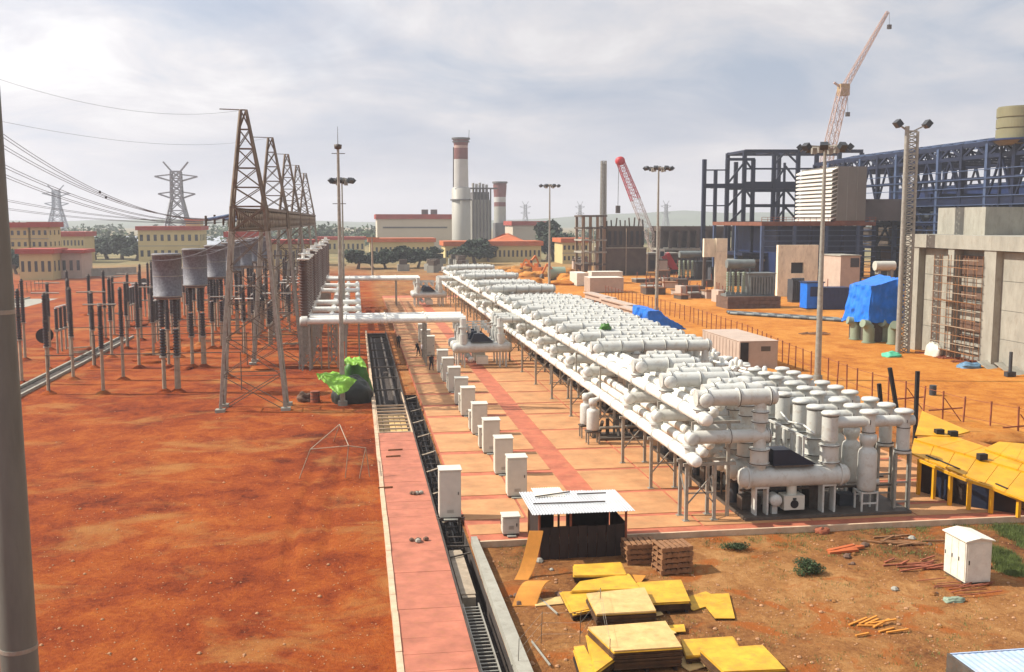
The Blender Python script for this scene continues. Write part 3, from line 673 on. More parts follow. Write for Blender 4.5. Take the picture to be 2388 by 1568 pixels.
def gasduct(y, x0, x1, z, label, group):
    t = thing('gas_duct', label, 'gas duct', (x0, y, 0), 0, group)
    n = max(2, round((x1-x0)/4.4)); st = (x1-x0)/n
    for k in range(n):
        mb = MB(); mb.tube((k*st, 0, z), ((k+1)*st, 0, z), .36, None, 16); mb.tube((k*st-.07, 0, z), (k*st+.07, 0, z), .44, None, 16); mb.build('pipe_section', gisw, t)
    MB().lathe([(.05, -.5), (.4, -.46), (.55, -.3), (.55, .35)], (0, 0, z), 16, 'x').build('end_drum', gis, t)
    for k in range(1, n, 2):
        MB().bar((k*st, 0, GZ), (k*st, 0, z-.36), .18).build('leg', gal, t)
    for a in (-.3, .5): MB().bar((a, 0, GZ), (a, 0, z-.5), .16).build('leg', gal, t)
    return t
for q, (y, nm) in enumerate(((111.2, 'nearer'), (192.5, 'farther'))):
    for j in range(3):
        exit_module(y+j*2.5, 'grey breaker module left of the bus ducts, %s pole of the %s exit' % (PN[j], nm))
        gasduct(y+2.2+j*2.5, -5.6, 12.0, 5.15, 'pale gas duct crossing high over the path, %s of the %s three' % (PN[j], nm), None)
for k, x in enumerate((-2.9, -1.3, .3)):
    for a, b in ((118.9, 150.), (156., 191.)):
        t = thing('gas_duct', 'pale gas duct running lengthwise beside the bushing row', 'gas duct', (x, a, 4.6), 0, 'lengthwise gas ducts')
        mb = MB(); flanged(mb, (0, 0, 0), (0, b-a, 0), .34, 5, n=14); mb.build('pipe', gisw, t)
        for q in (2, (b-a)/2, b-a-2): MB().bar((0, q, -4.9), (0, q, -.3), .16).build('leg', gal, t)
for k, (y, x1) in enumerate(((128, .6), (139, .6), (163, .6), (176, .6))):
    gasduct(y, -5.6, x1, 5.15, 'short pale gas duct from the bushing row to the lengthwise ducts', 'short gas ducts')
# ------------------------------------------------------------------ left foreground pole
d = ray(47, 1568); t_ = 20.0/d.y; px_, py_ = d.x*t_, 20.0
t = thing('steel_mast', 'thick grey steel mast rising from the ground at the edge of the red field', 'mast', (px_, py_, GZ))
MB().tube((0, 0, .1), (0, 0, 27), .43, .10, 28).build('shaft', M('mast paint', (0.145, 0.15, 0.13), 0.5, 0.1, 0.25, 1.5, streak=0.8), t)
MB().box(-.7, .7, -.7, .7, 0, .12).build('base_plate', conc, t)
for z in (8.2, 14.6): MB().tube((0, 0, z), (0, 0, z+.08), .43-.0124*z+.012, None, 28).build('joint_ring', gal, t)

# ------------------------------------------------------------------ gantry towers and beams
TY = [91+29.6*k for k in range(5)]; TX = -8.9
def gantry_tower():
    t = thing('gantry_tower', '', 'lattice tower', (0, 0, 0), 0, 'gantry towers in a row')
    a = rect4(0, 0, 5.5, 2.6, GZ); b = rect4(0, 0, 3.0, 2.2, 15.1); c = rect4(0, 0, 2.75, 2.1, 17.2); e = rect4(-.25, 0, .45, .4, 25.3)
    mb = MB()
    for i in range(4): mb.bar(a[i], b[i], .26)
    mb.build('lower_leg_set', gal, t)
    mb = MB(); lattice(mb, a, b, 5, .08, .065); mb.build('lower_bracing', lat, t)
    MB().build('x', lat) if False else None
    mb = MB(); lattice(mb, b, c, 1, .24, .12); mb.build('beam_cage', lat, t)
    mb = MB(); lattice(mb, c, e, 5, .18, .075); mb.build('peak', lat, t)
    mb = MB(); mb.bar((-2.2, 0, 25.35), (.1, 0, 25.3), .08); mb.build('earth_wire_arm', lat, t)
    for p in a: MB().box(p[0]-.4, p[0]+.4, p[1]-.4, p[1]+.4, GZ-.1, GZ+.25).build('footing', concl, t)
    return t
NM = ('nearest the pink path', 'second', 'third', 'fourth', 'farthest')
g0 = gantry_tower()
for k in range(5):
    o = g0 if k == 0 else dup(g0)
    o.location = (TX-.1*k, TY[k], 0); o['label'] = 'tall rusty grey lattice gantry tower with pointed peak, %s in its row' % NM[k]
for k in range(4):
    t = thing('gantry_beam', 'brown lattice gantry beam spanning from the %s to the next peaked tower' % ORD[k], 'lattice beam', (TX, TY[k]+1.1, 15.2), 0, 'gantry beams')
    Ln = TY[k+1]-TY[k]-2.2
    mb = MB()
    for x in (-1.2, 1.2):
        for z in (0, 1.8): mb.bar((x, 0, z), (x, Ln, z), .26)
    mb.build('chord', lat, t)
    mb = MB(); n = 14
    for i in range(n):
        y0, y1 = Ln*i/n, Ln*(i+1)/n
        for x in (-1.2, 1.2): mb.bar((x, y0, 0), (x, y1, 1.8), .15); mb.bar((x, y1, 0), (x, y1, 1.8), .15); mb.bar((x, y0, 1.8), (x, y1, 0), .12)
        mb.bar((-1.2, y0, 0), (1.2, y1, 0), .1); mb.bar((-1.2, y0, 1.8), (1.2, y1, 1.8), .1)
    mb.build('bracing', lat, t)
def sag(p, q, s, n=18):
    p = Vector(p); q = Vector(q); return [p.lerp(q, i/n)-Vector((0, 0, s*4*(i/n)*(1-i/n))) for i in range(n+1)]
# insulator strings and conductors leaving to the left
ends = [(-60, 268, 66), (-60, 300, 68), (-60, 352, 70), (-60, 378, 74), (-60, 452, 100), (-60, 476, 110)]
st = [(94.5, 16.6), (99.5, 16.7), (105, 16.6), (110, 16.4), (125, 16.4), (138, 16.4)]
for k, ((ex, ey, eY), (sy, sz)) in enumerate(zip(ends, st)):
    e = AY(ex, ey, eY); s0 = Vector((TX-1.4, sy, sz)); dr = (e-s0).normalized(); s1 = s0+Vector((dr.x, dr.y, -.10)).normalized()*5.2
    t = thing('insulator_string', 'bluish insulator string hung from the gantry beam, holding a line conductor', 'insulator', s0, 0, 'insulator strings on the gantry beam')
    v = s1-s0; mb = MB()
    for i in range(22): mb.tube(v*(i/22+.02), v*(i/22+.03), .15, .06, 8)
    mb.tube((0, 0, 0), v, .05, None, 6); mb.build('disc_string', insb, t)
    mb = MB(); mb.tube(v*.985+Vector((0, -.35, 0)), v*.985+Vector((0, .35, 0)), .12, None, 8); mb.tube(v*1.02+Vector((0, 0, -.5)), v*1.02+Vector((0, 0, .35)), .1, None, 8); mb.build('corona_ring', galdark, t)
    for s_ in (-.25, .25):
        mb = MB(); mb.path(sag(s1+Vector((0, s_, 0)), e+Vector((0, s_, .3*s_)), 1.5 if k < 4 else .8), .02, 5)
        if k < 2: c = s1.lerp(e, .55)-Vector((0, 0, 1.45)); mb.lathe([(.03, -.1), (.1, 0), (.03, .1)], c, 8)
        tag(mb.build('line_conductor', wirem), 'thin overhead conductor sweeping up to the left from the gantry', 'wire', 'overhead conductors')
for k in range(2):
    s0 = Vector((TX-.3-.1*k, TY[k], 25.3)); e = AY(-60, (165, 330)[k]-(0, 60)[k], 66)
    mb = MB(); mb.path(sag(s0, e, 1.2), .010, 4); tag(mb.build('earth_wire', wirem), 'very thin earth wire leaving a gantry peak to the left', 'wire', 'earth wires')
for k in range(10):                                         # droppers from the beams down to the yard
    y = 95+k*11.5
    if any(abs(y-q) < 1.5 for q in TY): y += 3
    mb = MB(); mb.path(sag((TX-1.2, y, 15.3), (-17.6+random.uniform(-1, 1), y+random.uniform(-1, 1), 12.5), .9, 8), .035, 5)
    tag(mb.build('dropper_wire', wirem), 'slack dropper wire from the gantry beam to the line trap row', 'wire', 'dropper wires')

# ------------------------------------------------------------------ yard equipment
def post(stand, top, label, bar=False, r=.2, group='dark insulator posts in the yard'):
    t = thing('insulator_post', label, 'insulator post', (0, 0, GZ), 0, group)
    f = MB(); f.lathe([(.75, 0), (.6, .12), (.3, .3), (.26, .34)], (0, 0, 0), 10); f.build('footing', soil, t)
    MB().tube((0, 0, .05), (0, 0, stand), .17, .15, 10).build('stem', conp, t)
    MB().tube((0, 0, stand), (0, 0, stand+.12), .3, None, 10).build('flange', gal, t)
    m_ = (stand+top)/2
    mb = MB(); insul(mb, stand+.1, m_, r*.8, r*1.35, 9); insul(mb, m_+.12, top, r*.7, r*1.2, 9); mb.build('insulator', porc, t)
    MB().tube((0, 0, m_-.02), (0, 0, m_+.14), r*1.2, None, 10).build('joint', galdark, t)
    if bar: MB().tube((-1.5, 0, top+.08), (1.5, 0, top+.08), .07, None, 8).build('contact_arm', gal, t); MB().tube((0, 0, top-.1), (0, 0, top+.2), .2, None, 8).build('head', gal, t)
    else: MB().tube((0, 0, top-.05), (0, 0, top+.18), r*.9, r*.5, 10).build('head', galdark, t)
    return t
def trap():
    t = thing('line_trap', 'big grey line trap drum carried on two dark insulator columns', 'line trap', (0, 0, GZ), 0, 'line trap drums in a row')
    for x in (-.62, .62):
        f = MB(); f.lathe([(.8, 0), (.62, .12), (.34, .32), (.3, .36)], (x, 0, 0), 10); f.build('footing', soil, t)
        MB().tube((x, 0, .05), (x, 0, 3.4), .2 if x < 0 else .3, .18 if x < 0 else .26, 10).build('stem', conp, t)
        mb = MB(); insul(mb, 3.5, 6.1, .2, .34, 9, x); insul(mb, 6.25, 8.9, .18, .31, 9, x); mb.build('insulator', porc, t)
        MB().tube((x, 0, 3.35), (x, 0, 3.52), .36, None, 10).build('flange', gal, t)
    MB().box(-1.0, 1.0, -.5, .5, 8.9, 9.05).build('pedestal', gal, t)
    mb = MB(); mb.lathe([(1.2, 9.06), (1.34, 9.1), (1.34, 9.3), (1.3, 9.32), (1.3, 13.0), (1.34, 13.02), (1.34, 13.2), (1.2, 13.24)], (0, 0, 0), 28); mb.build('drum', tgrey, t)
    for z in (9.2, 11.1, 13.1): ring_ = MB().tube((0, 0, z), (0, 0, z+.06), 1.36 if z != 11.1 else 1.315, None, 28).build('band', gal, t)
    return t
pl = 'slender dark insulator post on a pale stem standing in the red yard'
p0 = post(4.4, 9.4, pl, False, .215); p1 = post(4.2, 8.4, 'dark insulator post with a pale contact arm across its head', True, .22, 'armed insulator posts in the yard')
first = {}
def put(proto, x, y, key):
    if key not in first: first[key] = 1; o = proto
    else: o = dup(proto)
    o.location = (x, y, GZ); o.rotation_euler = (0, 0, random.uniform(-.15, .15)); return o
for x, y, k in [(-33.3, 108.4, 0), (-28.9, 101.7, 0), (-28.9, 110.4, 0), (-23.8, 101, 1), (-23.8, 109.6, 0), (-24, 118.6, 0), (-33.4, 118, 1), (-28.9, 119, 1), (-33.4, 127, 0), (-29, 128, 0), (-24, 127, 1), (-29, 136.5, 1), (-24.1, 136, 0), (-33.5, 137, 0), (-38.5, 127, 0), (-38.5, 137, 1), (-20.8, 118.5, 1), (-21, 127, 0), (-24.1, 145, 0), (-29.1, 146, 0), (-20.5, 140, 0), (-34, 147, 0), (-13.4, 109.5, 1), (-13.4, 127, 1), (-13.2, 139, 0), (-39, 148, 0), (-13.4, 148, 1)]:
    put((p0, p1)[k], x, y, k)
for y in range(153, 240, 7):
    for x in (-33.6, -28.9, -24, -20.5, -13.4):
        put((p0, p1)[random.random() < .35], x+random.uniform(-.4, .4), y+random.uniform(-1.5, 1.5), 0 if random.random() < 1 else 1) if False else dup((p0, p1)[random.random() < .35], (x+random.uniform(-.4, .4), y+random.uniform(-1.5, 1.5), GZ))
tr = trap()
for k, y in enumerate((101, 118.3, 135.2, 152.2, 169.2, 186.2, 203)):
    o = tr if k == 0 else dup(tr); o['label'] = 'big grey line trap drum on two insulator columns, %s from the open red field' % ORD[k]; o.location = (-17.6, y, GZ)
for k, (y, x0, x1, z) in enumerate([(101.0, -29, -10.8, 3.4), (118.5, -29, -12, 3.4), (127.2, -34, -13.4, 3.4), (135.6, -29, -13, 3.4)]):
    mb = MB(); mb.tube((x0, y+.36, z), (x1, y+.36, z), .05, None, 6)
    for x in (x0+.3, x1-.3): mb.tube((x, y+.36, GZ), (x, y+.36, z), .05, None, 6)
    tag(mb.build('earthing_rail', galdark), 'thin dark earthing rail running across the yard between insulator posts', 'rail', 'earthing rails')
# yard cable trenches with pale kerb lines
for x0, y0, y1, nm in ((-31.8, 96, 150, 'nearer the insulator posts'), (-69, 120, 230, 'beside the yard fence')):
    t = thing('cable_trench', 'pale kerbed cable trench running up the yard, %s' % nm, 'cable trench', (x0, y0, GZ))
    for x in (-.8, .8): MB().box(x-.12, x+.12, 0, y1-y0, -.2, .28).build('kerb', concl, t)
    MB().box(-.66, .66, 0, y1-y0, -.1, .04).build('cover', darkin, t)
# brown SF6 bushings in a row
def bushing():
    t = thing('gas_bushing', 'tall brown porcelain bushing with pale grading ring on a lattice stand', 'bushing', (0, 0, GZ), 0, 'brown bushings in a row')
    mb = MB(); lattice(mb, rect4(0, 0, 1.3, 1.3, 0), rect4(0, 0, 1.0, 1.0, 4.9), 4, .12, .07); mb.build('stand', gal, t)
    MB().tube((0, 0, 4.9), (0, 0, 5.7), .5, .44, 14).build('turret', gis, t)
    mb = MB(); insul(mb, 5.7, 12.0, .42, .60, 20, n=14); mb.build('porcelain', porcb, t)
    mb = MB(); mb.lathe([(.52, 12.15), (.64, 12.1), (.7, 12.2), (.64, 12.3), (.52, 12.25)], (0, 0, 0), 16); mb.bar((-.6, 0, 12.2), (.6, 0, 12.2), .08); mb.bar((0, -.6, 12.2), (0, .6, 12.2), .08); mb.build('grading_ring', gisw, t)
    MB().tube((0, 0, 12.0), (0, 0, 12.75), .2, .16, 10).build('terminal', gisw, t)
    return t
b0 = bushing()
for k in range(27):
    o = b0 if k == 0 else dup(b0); o['label'] = 'tall brown porcelain bushing on lattice stand, %s from the near gas duct ends' % ORD[k]; o.location = (-5.75+random.uniform(-.12, .12), 115.6+k*3.7+random.uniform(-.4, .4), GZ); o.scale = (1, 1, random.uniform(.97, 1.035))
# support frames under the near duct ends
for x in (-4.4, -2.6):
    t = thing('duct_stand', 'pale lattice stand under the near gas duct ends', 'stand', (x, 115.4, GZ), 0, 'stands under the near duct ends')
    for a in (-.5, .5):
        for b in (-.5, .5): MB().bar((a, b, 0), (a, b, 4.95), .13).build('leg', conp, t)
    mb = MB(); lattice(mb, rect4(0, 0, 1, 1, .4), rect4(0, 0, 1, 1, 4.9), 4, .05, .06); mb.build('brace', gal, t)

# ------------------------------------------------------------------ masts
def flood(mb, p, ang, s=.5):
    p = Vector(p); o = Vector((math.cos(ang), math.sin(ang), 0)); u = Vector((-o.y, o.x, 0)); dn = (o*.75+Vector((0, 0, -.66))).normalized(); up = dn.cross(u)
    w = [p+u*a*s+up*b*s*.8+dn*c*s*.7 for c in (-.5, .5) for a, b in ((-.5, -.5), (.5, -.5), (.5, .5), (-.5, .5))]
    mb.hexa(w)
def highmast(x, y, top, label, r=.32, ring=2.5, n=8):
    t = thing('light_mast', label, 'light mast', (x, y, GZ))
    MB().tube((0, 0, 0), (0, 0, top+.3), r, r*.42, 14).build('shaft', gal, t)
    MB().tube((0, 0, 0), (0, 0, .5), r*1.5, r*1.4, 14).build('base', conc, t)
    mb = MB(); mb.lathe([(.45, -.22), (.55, 0), (.45, .3)], (0, 0, top), 12); mb.build('head', gal, t)
    for k in range(n):
        a = 2*math.pi*k/n+.3; c = Vector((math.cos(a)*ring, math.sin(a)*ring, top))
        MB().bar((math.cos(a)*.3, math.sin(a)*.3, top), c, .1).build('arm', gal, t)
        mb = MB(); flood(mb, c+Vector((0, 0, -.1)), a, .75); mb.build('floodlight', lampm, t)
    for k in range(4):
        a = 2*math.pi*k/4+.7; c = Vector((math.cos(a)*ring*.5, math.sin(a)*ring*.5, top-.4)); MB().box(c.x-.22, c.x+.22, c.y-.22, c.y+.22, c.z-.3, c.z+.3).build('gear_box', gal, t)
    return t
highmast(46.8, 98.8, AY(1930, 335, 98.8).z, 'grey light mast with ring of floodlights beside the white container by the fence', .34, 2.4)
highmast(54.4, 181.8, AY(1535, 388, 181.8).z, 'grey light mast with ring of floodlights behind the small blue tarpaulin', .34, 2.5)
highmast(47.9, 253, AY(1285, 430, 253).z, 'grey light mast with ring of floodlights beyond the far switchgear end', .34, 2.4)
t = thing('lightning_mast', 'slim grey lightning mast with spike rising beside the lime green sheet', 'mast', (-1.32, 91.3, GZ))
zt = AY(793, 342, 91.3).z-GZ
MB().tube((0, 0, 0), (0, 0, zt), .24, .11, 14).build('shaft', gal, t); MB().lathe([(.12, zt-.25), (.3, zt-.2), (.34, zt+.15), (.12, zt+.2)], (0, 0, 0), 12).build('head', galdark, t)
MB().tube((0, 0, zt+.2), (0, 0, zt+1.7), .03, .015, 6).build('spike', galdark, t)
for z in (zt-.6, zt-4.9): MB().bar((-.55, 0, z), (.6, 0, z), .06).build('step_bar', galdark, t)
MB().tube((0, 0, 0), (0, 0, .4), .42, None, 12).build('base', conc, t)
highmast(-1.6, 141, AY(803, 415, 141).z, 'slim light mast with floodlights seen behind the lightning mast', .2, 1.5, 6)
t = thing('lamp_pole', 'thin pole with orange crossbar beyond the far gas ducts', 'pole', (4.6, 285, GZ)); MB().tube((0, 0, 0), (0, 0, 12), .3, .2, 8).build('shaft', conp, t); MB().bar((-1.6, 0, 11.6), (2, 0, 11.6), .3).build('crossbar', corange, t)
# caged lattice mast
p = G(2101, 823, GZ); zt = AY(2130, 296, p.y).z-GZ
t = thing('lattice_mast', 'tall pale lattice mast with two floodlights beside the concrete building', 'lattice mast', p)
mb = MB(); A = [(-.7, -.5), (.7, -.5), (0, .8)]
MB().tube((-.7, -.5, 0), (-.7, -.5, zt), .32, .27, 10).build('main_pipe', gal, t)
for a in A[1:]: MB().tube((a[0], a[1], 0), (a[0], a[1], zt-.6), .2, None, 6).build('leg', gal, t)
n = 40
for k in range(n):
    z0, z1 = zt*k/n*.98, zt*(k+1)/n*.98
    for i in range(3):
        a, b = A[i], A[(i+1) % 3]; mb.bar((*a, z0), (*b, z1), .11); mb.bar((*a, z1), (*b, z1), .13)
mb.build('lacing', gal, t)
for s in (-1, 1):
    MB().bar((0, 0, zt-.7), (s*1.6, -.4, zt+.1), .16).build('arm', gal, t); mb = MB(); flood(mb, (s*1.9, -.5, zt+.3), 0 if s > 0 else math.pi, 1.0); mb.build('floodlight', lampm, t)

# ------------------------------------------------------------------ tarpaulin heap beside the lightning mast
def lump(name, label, cat, c, size, mat, seed, amp=.18, flat=.0, nu=30, nv=14, power=2.6, lowz=0):
    mb = MB(); vs = []
    for j in range(nv+1):
        ph = (math.pi/2)*j/nv
        for i in range(nu):
            th = 2*math.pi*i/nu
            def se(v, p_): return math.copysign(abs(v)**(2/p_), v)
            u = Vector((se(math.cos(th), power)*se(math.cos(ph), power), se(math.sin(th), power)*se(math.cos(ph), power), se(math.sin(ph), power)))
            k = 1+amp*mnoise.noise(Vector((u.x*1.7, u.y*1.7, u.z*1.7+seed)))+amp*.5*mnoise.noise(Vector((u.x*4, u.y*4, u.z*3+seed)))
            vs.append(Vector((u.x*size[0]*k, u.y*size[1]*k, u.z*size[2]*k)))
    mb.add(vs, [(j*nu+i, j*nu+(i+1) % nu, (j+1)*nu+(i+1) % nu, (j+1)*nu+i) for j in range(nv) for i in range(nu)], True)
    mb.add(vs[:nu], [tuple(reversed(range(nu)))])
    o = mb.build(name, mat, None, c); tag(o, label, cat); return o
c = G(822, 942, GZ)
lump('covered_heap', 'black tarpaulin covered heap at the foot of the lightning mast', 'tarpaulin', c+Vector((0, 1.2, -.02)), (1.75, 1.5, 2.3), dtarp, 2.0)
lump('green_sheet', 'dark green tarpaulin heap behind the black covered heap', 'tarpaulin', c+Vector((.25, 4.6, -.02)), (1.6, 1.5, 3.3), gtarp, 5.0, .22)
def drape(name, label, pts, mat, t=.03, amp=.22, n=30):
    A, B, Cc, D = [Vector(p) for p in pts]; mb = MB(); vs = []
    for s in (0, 1):
        for j in range(n+1):
            for i in range(n+1):
                u, v = i/n, j/n; p = A.lerp(B, u).lerp(D.lerp(Cc, u), v)
                e_ = min(u, v, 1-u, 1-v); p = p+Vector((.1*mnoise.noise(p*2.2), .1*mnoise.noise(p*2.5+Vector((9, 0, 0))), amp*mnoise.noise(p*1.3)+.45*amp*mnoise.noise(p*3.7)-.35*amp*abs(math.sin(u*11+v*5+2*mnoise.noise(p)))-.25*max(0, .12-e_)/.12-t*s)); vs.append(p)
    k = (n+1)**2
    for j in range(n):
        for i in range(n):
            q = (j*(n+1)+i, j*(n+1)+i+1, (j+1)*(n+1)+i+1, (j+1)*(n+1)+i); mb.add([vs[a] for a in q], [(0, 1, 2, 3)], True); mb.add([vs[k+a] for a in q], [(3, 2, 1, 0)], True)
    o = mb.build(name, mat); tag(o, label, 'tarpaulin'); return o
drape('lime_sheet', 'bright lime sheet lying crumpled against the black covered heap', [AY(736, 868, 91.5), AY(790, 915, 89.4), AY(832, 880, 90.2), AY(775, 858, 92.2)], ltarp)
drape('lime_sheet', 'bright lime sheet spread over the top of the dark green heap', [AY(800, 838, 93.5), AY(856, 850, 93.2), AY(846, 832, 96), AY(806, 830, 96)], ltarp)
t = thing('brick_drum', 'small rusty drum with rags on the red soil left of the black heap', 'drum', G(735, 938, GZ)); MB().tube((0, 0, 0), (0, 0, 1.0), .42, None, 14).build('body', redp, t)
for k in range(3): MB().tube((0, 0, .3+k*.3), (0, 0, .34+k*.3), .45, None, 14).build('hoop', galdark, t)
lump('debris_heap', 'low heap of dark rags and stones beside the rusty drum', 'debris', G(712, 935, GZ), (.8, .7, .7), brick, 8.0, .5)

# ------------------------------------------------------------------ things on the red field and path
def rods(name, label, cat, segs, r, mat):
    t = thing(name, label, cat, Vector(segs[0][0])); o = Vector(segs[0][0])
    for a, b in segs: MB().tube(Vector(a)-o, Vector(b)-o, r, None, 6).build('rod', mat, t)
    return t
a, b, c, e = G(698, 1116, GZ), AY(724, 1048, G(698, 1116).y+.6), AY(792, 990, G(698, 1116).y+4.2), G(778, 1030, GZ)
f1, f2, h1, h2, k1 = G(805, 1116, GZ), AY(813, 1040, G(805, 1116).y+.5), G(838, 1116, GZ), AY(853, 1045, G(838, 1116).y+.7), G(862, 1112, GZ)
rods('rod_frame', 'thin pale rod trestle standing on the red field beside the pink path', 'trestle', [(a, b), (b, c), (c, e), (b, f2), (f1, f2), (f2, h2), (h1, h2), (h2, k1), (c, f2)], .03, conp)
for (x, y, s, nm) in ((972, 1153, 1.0, 'farther from'), (975, 1263, 1.05, 'nearer to')):
    t = thing('rubble_pile', 'small pile of dark stones on the pink path, %s the cable ladder' % nm, 'rubble', G(x, y, .0))
    for k in range(9):
        q = Vector((random.gauss(0, .2), random.gauss(0, .13), .05)); mb = MB(); rr = random.uniform(.07, .17)*s
        mb.lathe([(rr*.6, -.05), (rr, .02), (rr*.8, rr*.7), (rr*.3, rr)], q, 6, sm=False); mb.build('stone', brick if k % 3 else concl, t)
for (x, y) in ((882, 1138), (900, 1065), (905, 1050)):
    mb = MB(); mb.bar(G(x, y, .06), G(x+34, y-2, .06), .05, .1); tag(mb.build('timber_offcut', wood), 'thin timber offcut dropped on the pink path', 'timber', 'timber offcuts on the path')

# ------------------------------------------------------------------ zinc-roofed shed
A0 = G(1255, 1302, GZ); B0 = G(1462, 1300, GZ); Ys = (A0.y+B0.y)/2; D0 = 3.0
x0, x1 = A0.x, B0.x
t = thing('shed', 'dark boarded shed with pale zinc sheet roof beside the platform corner', 'shed', (x0, Ys, GZ))
wS = x1-x0; hF, hB = 2.35, 2.35
for (x, y) in ((0, 0), (wS, 0), (0, D0), (wS, D0), (wS*.36, 0), (wS*.36, D0)):
    MB().box(x-.05, x+.05, y-.05, y+.05, 0, hF-.05).build('post', wood if y else redp, t)
nb = 9
for k in range(nb): MB().box(.06+k*(wS-.12)/nb, .05+(k+1)*(wS-.12)/nb-.012, -.085, -.055, .02, 1.62+random.uniform(-.03, .03)).build('board', woodd, t)
for k in range(6): MB().box(.02, .05, .1+k*.48, .56+k*.48, .02, 2.2).build('side_board', woodd, t); MB().box(wS-.05, wS-.02, .1+k*.48, .56+k*.48, .02, 1.7 if k < 5 else 2.2).build('side_board', woodd, t)
MB().box(.1, wS*.3, D0-.03, D0, .02, 2.25).build('back_panel', woodd, t); MB().box(wS*.45, wS-.1, D0-.03, D0, .02, 2.25).build('back_panel', woodd, t)
rf = MB(); rf.box(-.2, wS+.3, .2, .3, hF-.05, hF+.02); rf.box(-.2, wS+.3, D0-.3, D0-.2, hB-.05, hB+.02); rf = rf.build('purlin', wood, t)
def corr(p, ux, uy, n, amp=.018, th=.012):
    mb = MB(); vs = []; k = n*4
    for s in (0, 1):
        for j in (0, 1):
            for i in range(k+1):
                q = Vector(p)+Vector(ux)*(i/k)+Vector(uy)*j; vs.append(q+Vector((0, 0, amp*math.sin(i*math.pi/2)-th*s)))
    a = k+1
    for i in range(k): mb.add([vs[i], vs[i+1], vs[a+i+1], vs[a+i]], [(0, 1, 2, 3)], False); mb.add([vs[2*a+i], vs[2*a+i+1], vs[3*a+i+1], vs[3*a+i]], [(3, 2, 1, 0)], False)
    return mb
for k, (xa, w_, ya, yl, dz, mt) in enumerate(((-.42, 1.75, -.55, 4.1, .05, roofz), (1.2, 1.75, -.6, 4.0, .068, roofz), (2.85, 1.75, -.55, 4.0, .05, roofz), (.3, 1.5, 2.4, 1.7, .09, whitew))):
    corr((xa, ya, hF+dz), (w_, 0, 0), (0, yl, random.uniform(-.02, .03)), 12).build('roof_sheet', mt, t)
for a, b in (((.2, 2.3, 2.5), (2.1, 2.9, 2.52)), ((2.4, 2.5, 2.5), (3.9, 2.5, 2.5)), ((-.1, 1.1, 2.48), (3.5, 1.0, 2.48))): MB().bar(a, b, .06).build('roof_weight', galdark, t)

# pallets
def pallet_stack(label, c, n, rz):
    t = thing('pallet_stack', label, 'pallets', c, rz)
    for k in range(n):
        z = k*.26+.0; dx, dy = random.uniform(-.05, .05), random.uniform(-.05, .05)
        for q in range(6): MB().box(dx-.75+q*.27, dx-.75+q*.27+.2, dy-.6, dy+.6, z+.2, z+.24).build('slat', wood, t)
        for q in (-.55, 0, .55): MB().box(dx-.75, dx+.8, dy+q-.05, dy+q+.05, z+.04, z+.195).build('runner', wood, t)
        for q in (-.7, 0, .62): MB().box(dx+q, dx+q+.12, dy-.6, dy+.6, z, z+.04).build('foot_slat', wood, t)
    return t
pallet_stack('stack of brown timber pallets standing in sunlight beside the zinc roofed shed', G(1565, 1330, GZ), 5, .1)
pallet_stack('lower stack of brown pallets in the shade between shed and sunlit pallets', G(1497, 1318, GZ)+Vector((0, .6, 0)), 4, .0)

# plywood stacks
def plystack(label, quad, z, n, mat, th=.03, jit=.05, gap=.0):
    P = [G(x, y, z) for x, y in quad]; c = sum(P, Vector())/len(P); base = Vector((c.x, c.y, GZ))
    t = thing('plywood_stack', label, 'plywood', base)
    for k in range(n):
        dz = -k*(th+gap); jx, jy = (0, 0) if k == 0 else (random.uniform(-jit, jit), random.uniform(-jit, jit))
        mb = MB(); mb.prism([p-base+Vector((jx, jy, dz)) for p in P], th); mb.build('sheet', mat if k < 2 else (shadeply if k > 3 else ply), t)
    zb = z-n*(th+gap)
    if zb-GZ > .05:
        for f in (.08, .5, .92):
            a = P[0].lerp(P[1], f); b = P[3].lerp(P[2], f); mb = MB(); mb.bar(Vector((a.x, a.y, (zb+GZ)/2))-base, Vector((b.x, b.y, (zb+GZ)/2))-base, .12, zb-GZ); mb.build('bearer', woodd, t)
    return t
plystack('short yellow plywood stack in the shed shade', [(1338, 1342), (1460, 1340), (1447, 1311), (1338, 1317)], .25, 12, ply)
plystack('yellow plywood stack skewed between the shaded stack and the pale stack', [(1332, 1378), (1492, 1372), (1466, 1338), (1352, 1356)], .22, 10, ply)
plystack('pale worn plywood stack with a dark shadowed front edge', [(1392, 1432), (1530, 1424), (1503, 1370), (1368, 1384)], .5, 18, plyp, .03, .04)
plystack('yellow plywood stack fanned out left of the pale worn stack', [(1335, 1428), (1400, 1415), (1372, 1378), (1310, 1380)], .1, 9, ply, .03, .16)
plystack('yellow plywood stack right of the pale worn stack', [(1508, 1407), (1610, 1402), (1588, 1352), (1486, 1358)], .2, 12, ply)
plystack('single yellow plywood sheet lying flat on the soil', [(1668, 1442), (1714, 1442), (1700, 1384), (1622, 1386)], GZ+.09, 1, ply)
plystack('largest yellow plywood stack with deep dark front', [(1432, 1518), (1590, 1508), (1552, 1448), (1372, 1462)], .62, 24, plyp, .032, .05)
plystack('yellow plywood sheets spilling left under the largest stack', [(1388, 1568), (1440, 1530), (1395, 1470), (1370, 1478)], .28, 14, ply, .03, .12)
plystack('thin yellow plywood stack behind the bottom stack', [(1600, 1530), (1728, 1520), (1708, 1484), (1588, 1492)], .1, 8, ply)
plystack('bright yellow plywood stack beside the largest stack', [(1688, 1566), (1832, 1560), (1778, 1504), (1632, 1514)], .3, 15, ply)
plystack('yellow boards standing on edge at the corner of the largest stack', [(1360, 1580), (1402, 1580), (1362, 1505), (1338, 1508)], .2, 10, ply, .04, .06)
rl_ = random.Random(23)
